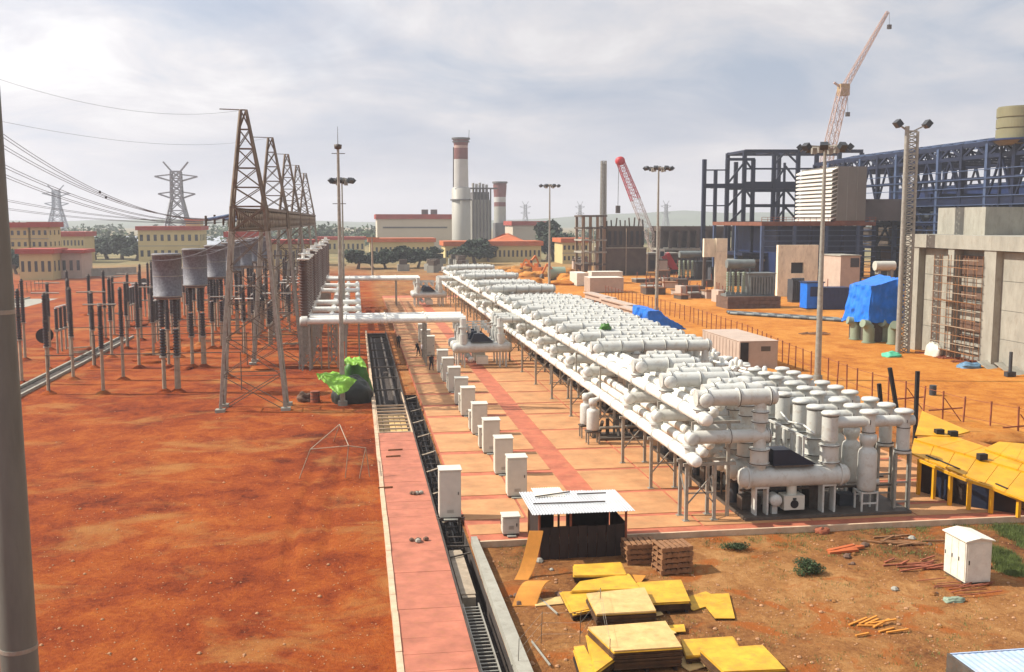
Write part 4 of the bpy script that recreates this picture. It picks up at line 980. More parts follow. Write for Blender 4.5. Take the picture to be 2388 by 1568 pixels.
for k in range(9):                                        # loose sheets thrown around the stacks
    q = G(rl_.uniform(1290, 1640), rl_.uniform(1345, 1560), GZ); a_ = rl_.uniform(-.5, .5); w_, h_ = rl_.uniform(.5, 1.3), rl_.uniform(.25, .7)
    t = thing('loose_board', 'loose splintered plywood offcut lying on the soil between the yellow stacks', 'board', q+Vector((0, 0, .05)), a_, 'loose plywood offcuts')
    mb = MB(); mb.prism([(-w_, -h_, .02), (w_*.9, -h_*1.1, .05), (w_, h_*.8, .09), (w_*.1, h_, .04), (-w_*.9, h_*.7, .03)], .03); mb.build('sheet', rl_.choice((ply, plyp, plyo)), t)
    mb = MB(); mb.bar((-w_*.8, 0, -.03), (w_*.8, .05, -.01), .07, .05); mb.build('batten', wood, t)
# curved offcuts
def bent(label, pts, w, mat, th=.03):
    P = [Vector(p) for p in pts]; o = P[0].copy(); mb = MB(); vs = []
    for p in P: vs += [p-o-w/2, p-o+w/2]
    k = len(P); dn = Vector((.02, -.02, -th))
    for i in range(k-1):
        a, b, c, d = vs[2*i], vs[2*i+1], vs[2*i+3], vs[2*i+2]; mb.hexa([a+dn, b+dn, c+dn, d+dn, a, b, c, d])
    tag(mb.build('bent_board', mat, None, o), label, 'board')
q0 = G(1215, 1352, GZ); q1 = AY(1250, 1238, q0.y+1.0)
bent('long orange board leaning bent against the shed', [q0.lerp(q1, f)+Vector((0, 0, -.35*math.sin(f*math.pi))) for f in [i/10 for i in range(11)]], Vector((.62, -.1, 0)), plyo)
q0 = G(1222, 1412, GZ+.05); q1 = G(1258, 1354, GZ+.5)
bent('short curled orange board lying below the leaning board', [q0.lerp(q1, f)+Vector((0, 0, .3*math.sin(f*math.pi))) for f in [i/8 for i in range(9)]], Vector((1.0, -.1, 0)), plyo)
for (a, b) in (((1255, 1392), (1300, 1432)), ((1240, 1496), (1283, 1552)), ((1180, 1500), (1195, 1552))):
    mb = MB(); mb.bar(G(*a, GZ+.07), G(*b, GZ+.07), .06); tag(mb.build('white_batten', concl), 'slim white batten on the dark soil beside the pale coping', 'batten', 'white battens')
# thin wire fence on slim posts beside the near trench
t = thing('wire_fence', 'sagging thin wire fence between the pale coping and the plywood stacks', 'wire fence', G(1200, 1565, GZ)); o = t.location.copy()
fp = [G(1208, 1568, GZ), G(1262, 1500, GZ), G(1352, 1500, GZ), G(1398, 1440, GZ), G(1420, 1568, GZ)]
for p in fp: MB().tube(p-o, p-o+Vector((.05, .05, 1.25)), .014, None, 5).build('post', galdark, t)
for zz in (.35, .8, 1.2):
    mb = MB(); mb.path([p-o+Vector((.03, .03, zz)) for p in fp], .006, 4); mb.build('wire', gal, t)

# ------------------------------------------------------------------ right foreground
c = G(2250, 1366, GZ); l_ = G(2188, 1337, GZ); r_ = G(2311, 1364, GZ)
wx, wy = r_.x-c.x, l_.y-c.y
t = thing('white_cabinet', 'free standing white sheet metal cabinet with pitched lid on the brown soil', 'cabinet', (c.x, c.y, GZ))
MB().box(0, wx, 0, wy, .12, 2.0).build('body', whitew, t); MB().box(.05, wx-.05, .05, wy-.05, 0, .12).build('plinth', galdark, t)
mb = MB(); mb.prism([(-.1, -.12, 2.06), (wx/2, -.12, 2.2), (wx/2, wy+.1, 2.2), (-.1, wy+.1, 2.06)], .05); mb.prism([(wx/2, -.12, 2.2), (wx+.1, -.12, 2.06), (wx+.1, wy+.1, 2.06), (wx/2, wy+.1, 2.2)], .05); mb.build('lid', whitew, t)
mb = MB(); mb.add([(0.0, -.002, 2.0), (wx, -.002, 2.0), (wx/2, -.002, 2.14), (0, wy, 2.0), (wx, wy, 2.0), (wx/2, wy, 2.14)], [(0, 1, 2), (5, 4, 3), (0, 2, 5, 3), (1, 4, 5, 2)]); mb.build('gable', whitew, t)
for k in range(3):
    dd = MB().box(-.03, -.002, .06+k*(wy-.12)/3, .03+(k+1)*(wy-.12)/3, .2, 1.92).build('door', whitew, t); MB().box(-.06, -.03, .02+(k+.85)*(wy-.1)/3, .05+(k+.85)*(wy-.1)/3, 1.0, 1.18).build('handle', black, dd)
MB().box(.08, wx-.08, -.025, -.002, .2, 1.92).build('end_panel', whitew, t); MB().box(.12, .16, -.05, -.025, .95, 1.15).build('handle', black, t)
zc = 2.3; c = G(2208, 1524, zc)
t = thing('shipping_container', 'pale blue container roof corner with dark edge rail', 'container', (c.x, c.y, GZ))
MB().box(.05, 6.0, -2.35, -.05, .12, zc-GZ-.06).build('body', cont, t); corr((.1, -2.3, zc-GZ-.015), (5.9, 0, 0), (0, 2.2, 0), 26, .008).build('roof', cont, t)
MB().box(0, .1, -2.4, 0, .12, zc-GZ).build('corner_rail', galdark, t); MB().box(.1, 6.0, -.06, 0, zc-GZ-.1, zc-GZ).build('top_rail', cont, t)
for x in (0, 5.8):
    for y in (-2.4, -.2): MB().box(x, x+.18, y, y+.2, 0, .12).build('corner_foot', galdark, t)
# scattered timber, rebar and bags
def scrap(label, pxs, n, mat, L0, L1, w, name='scrap_timber', cat='scrap', group=None):
    t = thing(name, label, cat, G(*pxs, GZ), 0, group)
    for k in range(n):
        a = Vector((random.gauss(0, .7), random.gauss(0, .45), .05+.05*k/n)); an = random.uniform(-.7, .5); ln = random.uniform(L0, L1)
        MB().bar(a, a+Vector((ln*math.cos(an), ln*math.sin(an), random.uniform(-.01, .12))), w, w*.6).build('piece', mat, t)
scrap('litter of broken red timber lying left of the white cabinet', (2130, 1325), 16, redp, .6, 1.9, .09)
scrap('heap of rusty rods at the foot of the white cabinet', (2215, 1375), 12, redp, .8, 2.0, .05)
scrap('row of brown timber offcuts near the platform kerb', (2060, 1262), 10, wood, .8, 2.2, .1)
scrap('red plank pieces lying on soil near the shrub', (1930, 1290), 4, roofo, 1.0, 1.8, .22)
lump('green_bag', 'crumpled pale green bag on the soil before the white cabinet', 'bag', G(2222, 1402, GZ), (.5, .22, .16), greenp, 3.3, .4)
lump('red_bag', 'dark red sack lying below the platform kerb', 'bag', G(1918, 1243, GZ), (.36, .26, .3), redp, 6.1, .3)
scrap('crushed pale timber packing scattered on the orange soil', (2045, 1470), 9, plyo, .4, 1.3, .09)

# yellow formwork deck on posts
PL = [G(2141, 1153), G(2176, 1164), G(2214, 1179), G(2258, 1189), G(2310, 1197), G(2374, 1207)]
PT = [AY(2141, 1066, PL[0].y), AY(2176, 1080, PL[1].y), AY(2214, 1097, PL[2].y), AY(2258, 1114, PL[3].y), AY(2310, 1130, PL[4].y), AY(2374, 1156, PL[5].y)]
t = thing('formwork_deck', 'bright yellow formwork deck standing on yellow posts behind the front switchgear', 'formwork', PL[0]); o = PL[0].copy()
for k, (a, b) in enumerate(zip(PL, PT)):
    MB().bar(a-o, Vector((a.x, a.y, b.z-.12))-o, .17, .2).build('post', yel, t)
    sh = Vector((1.5, 1.6, 0)); MB().bar(a+sh-o, Vector((a.x+sh.x, a.y+sh.y, b.z-.12))-o, .15).build('post', yel, t)
    sh = Vector((3.2, 3.6, 0)); MB().bar(a+sh-o, Vector((a.x+sh.x, a.y+sh.y, b.z-.12))-o, .15).build('post', yel, t)
nrm = (PT[-1]-PT[0]).cross(Vector((PT[-1].y-PT[0].y, PT[0].x-PT[-1].x, 0))).normalized()
def onplane(px, py, dz=0.0):
    d_ = ray(px, py); c_ = Vector((0, 0, CH)); q_ = PT[0]+Vector((0, 0, dz)); return c_+d_*((q_-c_).dot(nrm)/d_.dot(nrm))
def deckquad(nm, quad, n, dz=0.0, mat=yel):
    P = [onplane(x, y, dz)-o for x, y in quad]
    for k in range(n):
        a, b = P[0].lerp(P[1], k/n), P[0].lerp(P[1], (k+1)/n-.004); c_, d_ = P[3].lerp(P[2], (k+1)/n-.004), P[3].lerp(P[2], k/n)
        mb = MB(); mb.prism([a, b, c_, d_], .10); mb.build(nm, mat, t)
deckquad('deck_board', [(2124, 1056), (2392, 1168), (2440, 1112), (2132, 1022)], 6)
deckquad('deck_board', [(2132, 1024), (2440, 1114), (2440, 1088), (2208, 1012)], 5, .10)
deckquad('deck_board', [(2134, 1014), (2214, 1018), (2262, 1006), (2150, 958)], 1, .14)
deckquad('deck_board', [(2296, 1046), (2450, 1098), (2450, 1040), (2330, 1030)], 4, .22)
for k in range(5):
    mb = MB(); mb.bar(PT[k]-o-Vector((0, 0, .18)), PT[k+1]-o-Vector((0, 0, .18)), .12, .16); mb.build('edge_beam', yel, t)
for k in range(5):
    a, b = PL[k]-o+Vector((.42, .5, .02)), PL[k+1]-o+Vector((.42, .5, .02)); za, zb_ = PT[k].z-o.z-.35, PT[k+1].z-o.z-.35
    MB().hexa([a, b, b+Vector((.04, .05, 0)), a+Vector((.04, .05, 0)), Vector((a.x, a.y, za)), Vector((b.x, b.y, zb_)), Vector((b.x+.04, b.y+.05, zb_)), Vector((a.x+.04, a.y+.05, za))]).build('shade_board', navyh if k % 2 else woodd, t)  # dark boards added so the space under the deck reads as shade
for (x, y) in ((2160, 1062), (2182, 1070), (2210, 1082), (2322, 1128)):
    a, b = onplane(x, y, .03)-o, onplane(x+28, y+12, .03)-o; mb = MB(); mb.bar(a, b, .12, .05); mb.build('lifting_bar', black, t)
for (x, y) in ((2190, 1004), (2222, 1008), (2290, 1062)):
    a = onplane(x, y+8, .12)-o; MB().box(a.x-.26, a.x+.26, a.y-.18, a.y+.18, a.z-.05, a.z+.3).build('lifting_block', black, t)
lump('red_soil_heap', 'low heap of red soil beyond the yellow formwork deck', 'soil heap', G(2300, 1030, GZ), (4, 3.5, .9), soil, 4.0, .3)
# leaning dark posts right of the capped poles
for (a, b, nm) in (((2062, 962), (2050, 895), 'shortest of three'), ((2105, 968), (2075, 858), 'most tilted of three'), ((2133, 965), (2140, 866), 'most upright of three')):
    p = G(a[0], a[1]+70, GZ); top = AY(b[0], b[1], p.y); mb = MB(); mb.bar(p, Vector((top.x, p.y, top.z)), .24); tag(mb.build('dark_post', black), 'dark steel post standing behind the capped switchgear, %s' % nm, 'post')

# disconnectors, reels and junk that fill the yard
dc = thing('disconnector', 'three legged yard disconnector with pale blade across dark posts', 'disconnector', (0, 0, GZ), 0, 'yard disconnectors')
for x in (-1.9, 0, 1.9):
    MB().tube((x, 0, 0), (x, 0, 2.7), .13, None, 8).build('leg', conp, dc); mb = MB(); insul(mb, 2.95, 5.6, .16, .27, 9, x); mb.build('insulator', porc, dc)
MB().box(-2.3, 2.3, -.2, .2, 2.7, 2.95).build('base_beam', gal, dc); MB().tube((-2.3, 0, 5.7), (2.3, 0, 5.7), .09, None, 8).build('blade', gisw, dc)
rnd = random.Random(3); i0 = 0
for y in range(124, 240, 9):
    for x in (-36, -26.4, -15.4, -11.2):
        if rnd.random() < .62: continue
        o = dc if i0 == 0 else dup(dc); i0 = 1; o.location = (x+rnd.uniform(-.6, .6), y+rnd.uniform(-2, 2)+4, GZ); o.rotation_euler = (0, 0, rnd.choice((0, 1.57)))
for (px, py, nm) in ((105, 800, 'nearer the cable trench'), (335, 668, 'farther back behind the posts')):
    q = G(px, py, GZ); t = thing('cable_reel', 'dark cable reel lying in the yard, %s' % nm, 'cable reel', q); 
    for y in (-.5, .5): MB().tube((0, y-.06, 1.0), (0, y+.06, 1.0), 1.0, None, 18).build('rim', woodd, t)
    MB().tube((0, -.5, 1.0), (0, .5, 1.0), .7, None, 16).build('cable', black, t)
for k in range(16):
    px, py = rnd.uniform(120, 700), rnd.uniform(705, 850)
    scrap('scatter of timber and steel offcuts between the insulator posts', (px, py), 5, rnd.choice((wood, conp, redp, galdark)), .8, 2.6, .16, group='yard offcut scatters')
for k in range(10):
    lump('soil_heap', 'low spoil heap of orange soil among the insulator posts', 'soil heap', G(rnd.uniform(60, 690), rnd.uniform(730, 880), GZ), (rnd.uniform(.8, 2.2), rnd.uniform(.8, 2.0), rnd.uniform(.25, .6)), soil, k*3.1, .4, 0, 18, 7)['group'] = 'spoil heaps in the yard'
# ------------------------------------------------------------------ site fence along the orange road
def fence(name, label, pts, step, hgt, mat, rails):
    t = thing(name, label, 'fence', (pts[0][0], pts[0][1], GZ)); o = Vector((pts[0][0], pts[0][1], GZ))
    pos = []
    for a, b in zip(pts[:-1], pts[1:]):
        a = Vector((*a, GZ)); b = Vector((*b, GZ)); n = max(1, round((b-a).length/step)); pos += [a.lerp(b, i/n) for i in range(n)]
    pos.append(Vector((*pts[-1], GZ)))
    me = None
    for p in pos:
        if me is None: me = MB().bar((0, 0, -.1), (0, 0, hgt), .1).build('post', mat, t, p-o).data
        else:
            q = link('post', me, t, p-o); q.rotation_euler = (random.uniform(-.03, .03), random.uniform(-.04, .04), 0)
    for z in rails:
        mb = MB()
        for a, b in zip(pos[:-1], pos[1:]): mb.bar(a-o+Vector((0, 0, z)), b-o+Vector((0, 0, z+random.uniform(-.03, .03))), .035)
        mb.build('rail', mat, t)
    return t, pos
ft, fpos = fence('site_fence', 'rusty post and rail fence along the orange road', [(52, 60), (47.4, 74), (46.6, 90), (48.5, 110), (51.5, 130), (53.5, 160), (53, 215)], 2.6, 2.5, redp, (.9, 2.35))
for k in (2, 4, 7, 9):
    a = fpos[k]; mb = MB(); mb.bar(a+Vector((-1.2, .1, .9)), a+Vector((1.6, -.2, 1.1)), .1); mb.bar(a+Vector((1.5, -.2, 0)), a+Vector((.1, 0, 1.9)), .07)
    tag(mb.build('fence_prop', redp), 'rusty prop bar braced against the roadside fence', 'prop', 'fence props')
fence('yard_fence', 'grey chain fence along the far left side of the yard', [(-72, 110), (-73, 150), (-74, 200), (-74, 260)], 3.0, 2.4, galdark, (.3, 1.3, 2.3))

# white container by the fence, blue tarpaulin pile
def boxcont(label, x0, x1, y0, y1, h, mat, roofmat, door=True):
    t = thing('site_container', label, 'container', (x0, y0, GZ)); wx, wy = x1-x0, y1-y0
    MB().box(0, wx, 0, wy, .12, h).build('body', mat, t); MB().box(-.06, wx+.06, -.06, wy+.06, h, h+.07).build('roof', roofmat, t)
    for x in (.1, wx-.3):
        for y in (.1, wy-.3): MB().box(x, x+.2, y, y+.2, 0, .12).build('foot', galdark, t)
    n = max(3, int(wy/1.0))
    for k in range(n): MB().box(-.05, -.002, .1+k*wy/n, .1+k*wy/n+.5*wy/n, .25, h-.15).build('side_rib', mat, t)
    if door:
        MB().box(.05, wx*.22, -.05, -.002, .2, h-.1).build('open_doorway', black, t); MB().box(wx*.24, wx-.08, -.04, -.002, .2, h-.12).build('end_panel', mat, t)
        MB().box(wx*.55, wx*.8, -.06, -.042, h*.68, h*.84).build('vent', galdark, t)
    return t
contp = M('pinkish white sheet', (0.44, 0.34, 0.27), 0.6, 0, 0.12, 0.8, dirt=((0.4, 0.26, 0.18), 0.4))
boxcont('white site container with open end door beside the grey light mast', 40.9, 45.2, 105.3, 117.5, 3.3, contp, contp)
def tarpbox(label, pts, z0, h, seed, rz=0, skirt=0):
    x0, x1, y0, y1 = pts; t = MB(); n = 10; vs = []
    o = lump('tarpaulin_cover', label, 'tarpaulin', ((x0+x1)/2, (y0+y1)/2, z0), ((x1-x0)/2, (y1-y0)/2, h), tarp, seed, .10, 0, 40, 16, 6.0); o.rotation_euler = (0, 0, rz); return o

for k, (x, y) in enumerate(((1398, 706), (1440, 722), (1490, 745))):
    q = G(x, y, GZ); t = thing('precast_beam', 'pinkish precast concrete beam lying beside the right shoulder of the switchgear', 'beam', q, .04, 'precast beams'); MB().box(-.6, .6, -9, 9, .35, 1.3).build('web', contp, t); MB().box(-1.0, 1.0, -9, 9, 1.3, 1.55).build('flange', contp, t); MB().box(-.9, .9, -7, -6.6, 0, .35).build('sleeper', wood, t); MB().box(-.9, .9, 6.6, 7, 0, .35).build('sleeper', wood, t)

# ------------------------------------------------------------------ concrete building on the right
XC = 70.0
def yz(px, py): q = AX(px, py, XC); return q.y, q.z
yL = yz(2113, 700)[0]; yA = yz(2140, 700)[0]; yB = yz(2208, 700)[0]; yC = yz(2222, 700)[0]; yD = yz(2292, 700)[0]; yE = yz(2320, 700)[0]; yR = 86.0
zT = 14.3
t = thing('concrete_building', 'grey cast concrete building shell with scaffolded window bay', 'building', (XC, yR, GZ)); o = Vector((XC, yR, GZ))
def bb(name, x0, x1, y0, y1, z0, z1, mat): return MB().box(x0-o.x, x1-o.x, y0-o.y, y1-o.y, z0-o.z, z1-o.z).build(name, mat, t)
bb('back_wall', XC+1.2, XC+16, yR, yL-.02, GZ, zT-.05, conc)
bb('cornice', XC-.25, XC+16.2, yR-.3, yL+.2, zT-1.6, zT, concl)
for a, b in ((yA, yL), (yC, yB), (yE, yD), (yR, yR+.9)): bb('column', XC-.1, XC+1.4, min(a, b), max(a, b), GZ, zT-1.62, concl)
for a, b in ((yB, yA), (yR+.9, yE)):
    k = 4
    for i in range(k): bb('wall_panel', XC+.75, XC+1.19, a+.03, b-.03, GZ+i*(zT-1.7-GZ)/k+.02, GZ+(i+1)*(zT-1.7-GZ)/k-.03, concl)
k = 9
for i in range(k): bb('brick_infill', XC+.9, XC+1.19, yD+.05, yC-.05, .6+i*1.28, .6+i*1.28+random.choice((.7, 1.1, 1.15)), brick if i % 3 else concl)
bb('sill', XC+.3, XC+1.4, yD+.05, yC-.05, 1.6, 1.85, concl)
bb('roof_block', XC+3, XC+13, yz(2226, 500)[0]-1.5, yL-1.5, zT, zT+3.3, concl)
sc = thing('scaffold', 'thin pole scaffold against the concrete building window bay', 'scaffold', (XC-.9, yD, GZ)); wy = yB-yD+1.5
for i in range(6):
    for x in (0, .7): MB().tube((x, i*wy/5, 0), (x, i*wy/5, 12.3), .045, None, 6).build('standard', wood, sc)
for i in range(12):
    MB().tube((0, -.2, 1+i*.98), (0, wy+.2, 1+i*.98+random.uniform(-.15, .15)), .045, None, 6).build('ledger', conp if i % 2 else wood, sc)
    if i % 3 == 0: MB().box(0.05, .65, 0, wy, .93+i*.98, .98+i*.98).build('plank', wood, sc)
lump('white_sacks', 'white sacks heaped against the concrete building wall', 'sacks', Vector((XC-.6, yB+1.2, GZ)), (.7, 1.5, 1.6), white, 9.0, .2)
for k, (x, y) in enumerate(((2300, 858), (2340, 862), (2368, 872))):
    q = G(x, y, GZ); t2 = thing('leaning_slab', 'pale slab leaning on the ground by the concrete building', 'slab', q, .3, 'pale slabs'); MB().hexa([(-.8, -.9, 0), (.8, -.9, 0), (.8, -.7, 0), (-.8, -.7, 0), (-.8, .5, .75), (.8, .5, .75), (.8, .65, .7), (-.8, .65, .7)]).build('slab', concl, t2)
def scrapm(label, pxs, n, mat, L0, L1, w, **k): scrap(label, pxs, n, mat, L0, L1, w, **k)
for k in range(3): scrap('heap of rusty rebar and timber before the concrete building', (2150+k*45, 825+k*10), 14, redp, 1.5, 4.0, .14, group='rebar heaps')
lump('green_bag', 'green plastic bag heap on the road verge before the concrete building', 'bag', G(2080, 832, GZ), (1.1, .9, .6), M('jade plastic', (0.08, 0.42, 0.25), 0.5), 2.2, .3)
lump('blue_bag', 'small blue grey bag heap at the foot of the concrete building', 'bag', G(2260, 858, GZ), (1.3, .8, .6), M('slate plastic', (0.10, 0.2, 0.3), 0.5), 7.7, .3)
t = thing('oil_drum', 'dark drum standing on the orange road verge', 'drum', G(2175, 922, GZ)); MB().tube((0, 0, 0), (0, 0, .95), .32, None, 14).build('body', trand, t)
for z in (.3, .62): MB().tube((0, 0, z), (0, 0, z+.04), .34, None, 14).build('hoop', trand, t)
q = G(2355, 878, GZ); t = thing('road_bollard', 'dark post standing beside the pale slabs', 'post', q); MB().tube((0, 0, 0), (0, 0, 2.6), .18, None, 8).build('shaft', trand, t); MB().box(-.5, .5, -.3, .3, 0, .5).build('base', trand, t)

# big blue tarpaulin and green tanks
Yt = 128.5; fl = AY(2030, 700, Yt); fr = AY(2112, 700, Yt); bl = AX(1973, 700, fl.x)
t = thing('tarpaulin_cover', 'large bright blue tarpaulin covering machinery beside the lattice mast', 'tarpaulin', (fl.x, Yt, GZ))
x1 = fr.x-fl.x; dY = bl.y-Yt; zlo = AY(2040, 752, Yt).z-GZ; zfl = AY(2034, 668, Yt).z-GZ; zfr = AY(2100, 650, Yt).z-GZ; zbl = AX(1985, 664, fl.x).z-GZ
def quadgrid(c8, mat, name):
    (a, b, c, d, e, f, g_, h) = [Vector(p) for p in c8]; n = 26; mb = MB()
    def face(p, q_, r, s):
        vs = []
        for j in range(n+1):
            for i in range(n+1):
                v = p.lerp(q_, i/n).lerp(s.lerp(r, i/n), j/n); w = .34*mnoise.noise(v*.7)+.2*mnoise.noise(Vector((v.x*2.2, v.y*2.2, v.z*.6)))+.08*mnoise.noise(v*4.5); vs.append(v+Vector((w, w*.6, w*.5)))
        mb.add(vs, [(j*(n+1)+i, j*(n+1)+i+1, (j+1)*(n+1)+i+1, (j+1)*(n+1)+i) for j in range(n) for i in range(n)], True)
    face(e, f, g_, h); face(a, b, f, e); face(b, c, g_, f); face(c, d, h, g_); face(d, a, e, h)
    return mb.build(name, mat, t)
quadgrid([(-.3, 0, zlo), (x1, 0, zlo-.3), (x1, dY, zlo), (-.5, dY, zlo-.4), (.15, .3, zfl), (x1-.2, .3, zfr), (x1-.2, dY, zfr+.2), (.5, dY-.2, zbl)], tarp, 'sheet')
MB().box(.4, x1-.4, .5, dY-.4, 0, zfl-.9).build('machine', galdark, t)
for k, (x, y) in enumerate(((1995, 792), (2025, 800), (2062, 797), (2083, 803))):
    p = G(x, y, GZ); t2 = thing('pipe_elbow', 'pale green pipe elbow spool standing below the large blue tarpaulin', 'pipe spool', p, .4*k, 'green pipe spools')
    MB().tube((0, 0, 0), (0, 0, 2.0), .75, None, 14).build('drum', greenp, t2); mb = MB(); mb.tube((0, 0, 2.0), (-.45, 0, 2.55), .72, .6, 14); mb.tube((-.4, 0, 2.5), (-1.2, .1, 2.7), .6, .55, 14); mb.build('elbow', greenp, t2); MB().tube((0, 0, .02), (0, 0, .16), .9, None, 14).build('flange', greenp, t2)
q = G(1520, 770, GZ); Y2 = q.y; a2 = AY(1512, 740, Y2); t = thing('tarpaulin_cover', 'small bright blue tarpaulin over a crate beside the switchgear shoulder', 'tarpaulin', (a2.x, Y2, GZ)); w2_ = AY(1580, 740, Y2).x-a2.x; bl2 = AX(1474, 725, a2.x).y-Y2
quadgrid([(0, 0, 0), (w2_+1.6, 0, 0), (w2_+1.6, bl2, 0), (-.2, bl2, 0), (.1, .2, 2.9), (w2_*.35, .2, 2.8), (w2_*.35, bl2-.3, 2.9), (0, bl2-.2, 3.0)], tarp, 'sheet')
# blue booth and navy boxes
q = G(1900, 722, GZ); t = thing('blue_booth', 'bright blue steel booth beside the light mast and navy box', 'booth', q); MB().box(-1.6, 1.6, 0, 3, .2, 4.9).build('body', tarp, t); MB().box(-1.8, 1.8, -.2, 3.2, 4.9, 5.1).build('roof', tarpd, t); MB().box(-1.0, 1.0, -.05, -.003, 2.4, 4.2).build('window', tarpd, t)
for s in (-1.4, 1.4): MB().box(s-.15, s+.15, .2, .5, 0, .2).build('foot', tarpd, t)
q = G(1950, 724, GZ); t = thing('navy_container', 'dark navy container behind the large blue tarpaulin', 'container', q); MB().box(-2.6, 3.2, 1, 4, .1, 4.0).build('body', tarpd, t)
for k in range(7): MB().box(-2.4+k*.8, -2.0+k*.8, .94, .998, .3, 3.8).build('rib', tarpd, t)
MB().box(-2.6, 3.2, .9, 4.1, 4.0, 4.1).build('roof', tarpd, t)
# pipe bundle pile
q0 = G(1705, 735, GZ); q1 = G(1965, 752, GZ)
t = thing('pipe_pile', 'long low pile of bundled grey tubes along the orange road', 'tubes', q0)
for k in range(14):
    f = k/14; a = q0.lerp(q1, f)-q0; b = q0.lerp(q1, f+.085)-q0
    for j in range(4): MB().tube(a+Vector((0, .4+j*.55, .28+.12*(j % 2))), b+Vector((0, .4+j*.55, .28+.12*(j % 2))), .25, None, 8).build('tube', trand if (k+j) % 2 else tran, t)
scrap('low scatter of timber and pipe ends below the pipe pile', (1880, 780), 14, wood, 1, 3.5, .2)
# transformers
def transformer(px, label, s=1.0, mat=tran, bush=True, base=True):
    q = G(*px, GZ); t = thing('transformer', label, 'transformer', q)
    if base:
        n = 10
        for k in range(n):
            for z in range(3): MB().box(-5.2*s+k*1.04*s, -5.2*s+(k+1)*1.04*s-.05, -.2, 1.3, z*.75, z*.75+.7).build('block', brick, t)
        MB().box(-5.2*s, 5.2*s, 1.3, 6*s, 0, 2.2).build('plinth', brick, t)
    zb = 2.2 if base else .2
    if not base: MB().box(-4*s, 4*s, .5, 5*s, 0, .2).build('plinth', conc, t)
    MB().box(-.6*s, 4.6*s, 1.4, 5*s, zb, zb+4.2*s).build('tank', mat, t); MB().box(-.8*s, 4.8*s, 1.2, 5.2*s, zb+4.2*s, zb+4.35*s).build('lid', mat, t)
    for k in range(9): MB().box(-.4*s+k*.55*s, -.1*s+k*.55*s, 1.1, 1.398, zb+.4, zb+3.6*s).build('radiator_fin', mat, t)
    MB().tube((-4.2*s, 3.5, zb+6.0*s), (1.2*s, 3.5, zb+6.0*s), .85*s, None, 14).build('conservator', tran, t)
    for x in (-3.4, .4): MB().bar((x*s, 3.5, zb), (x*s, 3.5, zb+5.3*s), .25*s).build('support', mat, t)
    if bush:
        for k in range(4):
            mb = MB(); insul(mb, zb+.8*s, zb+4.6*s, .22*s, .36*s, 8, (-4.4+k*1.05)*s, 2.2, 8); mb.build('bushing', greenp, t); MB().box((-4.75+k*1.05)*s, (-4.05+k*1.05)*s, 1.9, 2.6, zb, zb+.8*s).build('turret', mat, t)
        MB().box(-4.9*s, -.7*s, 1.5, 4.4, zb-.01, zb+.4).build('pipe_base', mat, t)
    return t
transformer((1758, 720), 'pale grey transformer with radiator fins on a brown block plinth', 1.0)
transformer((1632, 655), 'dark transformer between the pale fire wall and the light mast', 1.15, trand, True, False)
for (px0, px1, py, nm) in ((1600, 1642, 694, 'left'), (1688, 1704, 706, 'right')):
    a = G(px0, py, GZ); b = G(px1, py, GZ); t = thing('block_plinth', 'square brown block plinth with pale side standing on the orange road, %s' % ('wider one' if nm == 'left' else 'narrower one'), 'plinth', a); w = b.x-a.x
    for k in range(4):
        for z in range(3): MB().box(k*w/4, (k+1)*w/4-.05, 0, 1.0, z*.8, z*.8+.75).build('block', brick, t)
    MB().box(-1.2, -.02, 0, 4, 0, 2.4).build('pale_side', contp, t); MB().box(0, w, 1.02, 4, 0, 2.38).build('fill', brick, t)
# dark galleries and radiator banks added for the deep shadow behind the transformers
def dark_gallery(px0, px1, py0, py1, label, mat, top):
    a = G(px0, py1, GZ); b = AY(px1, py1, a.y); h = AY(px0, py0, a.y).z-GZ; t = thing('shadow_gallery', label, 'gallery', a); w = b.x-a.x; n = max(2, int(w/2.2))
    MB().box(0, w, .4, 7, 0, h-.5).build('core', mat, t); MB().box(-.3, w+.3, -.2, 7.3, h-.5, h).build('roof', top, t)
    for k in range(n+1): MB().box(k*w/n-.2, k*w/n+.2, -.1, .3, 0, h-.5).build('pier', mat, t)
    for k in range(n): MB().box((k+.25)*w/n, (k+.8)*w/n, .3, .395, h*.15, h*.6).build('dark_bay', black, t)
    return t
dark_gallery(1696, 1808, 606, 668, 'added dark gallery standing in for shadow behind the pale grey transformer', concd, conc)
dark_gallery(1908, 1956, 628, 672, 'added dark gallery standing in for shadow beside the fire wall with the opening', concd, conc)
dark_gallery(1512, 1585, 590, 634, 'added dark half open gallery standing in for shadow behind the red and white machine', concd, conc)
q = G(1700, 664, GZ); t = thing('bus_duct_gallery', 'long grey elevated duct running behind the transformers', 'duct', q); e = AY(1905, 664, q.y).x-q.x; zz = AY(1700, 606, q.y+8).z-GZ
MB().box(0, e, 8, 9.8, zz, zz+1.7).build('duct', tran, t)
for k in range(6): MB().bar((1+k*(e-2)/5, 8.9, 0), (1+k*(e-2)/5, 8.9, zz), .4).build('support', concd, t)
for (px, py, w_, lb) in ((1672, 668, 3.2, 'beside the narrow fire wall'), (1862, 706, 2.6, 'right of the pale grey transformer')):
    q = G(px, py, GZ); t = thing('shadow_radiator_bank', 'added dark radiator bank standing in for shadow %s' % lb, 'radiator', q)  # dark fins added for the shadow around the transformers
    for k in range(7): MB().box(-w_/2+k*w_/7, -w_/2+k*w_/7+.18, 0, 2.6, .5, 4.6).build('fin', trand, t)
    MB().tube((-w_/2, .6, 4.7), (w_/2, .6, 4.7), .2, None, 8).build('header', trand, t); MB().box(-w_/2, w_/2, .2, 2.4, 0, .5).build('base', concd, t)
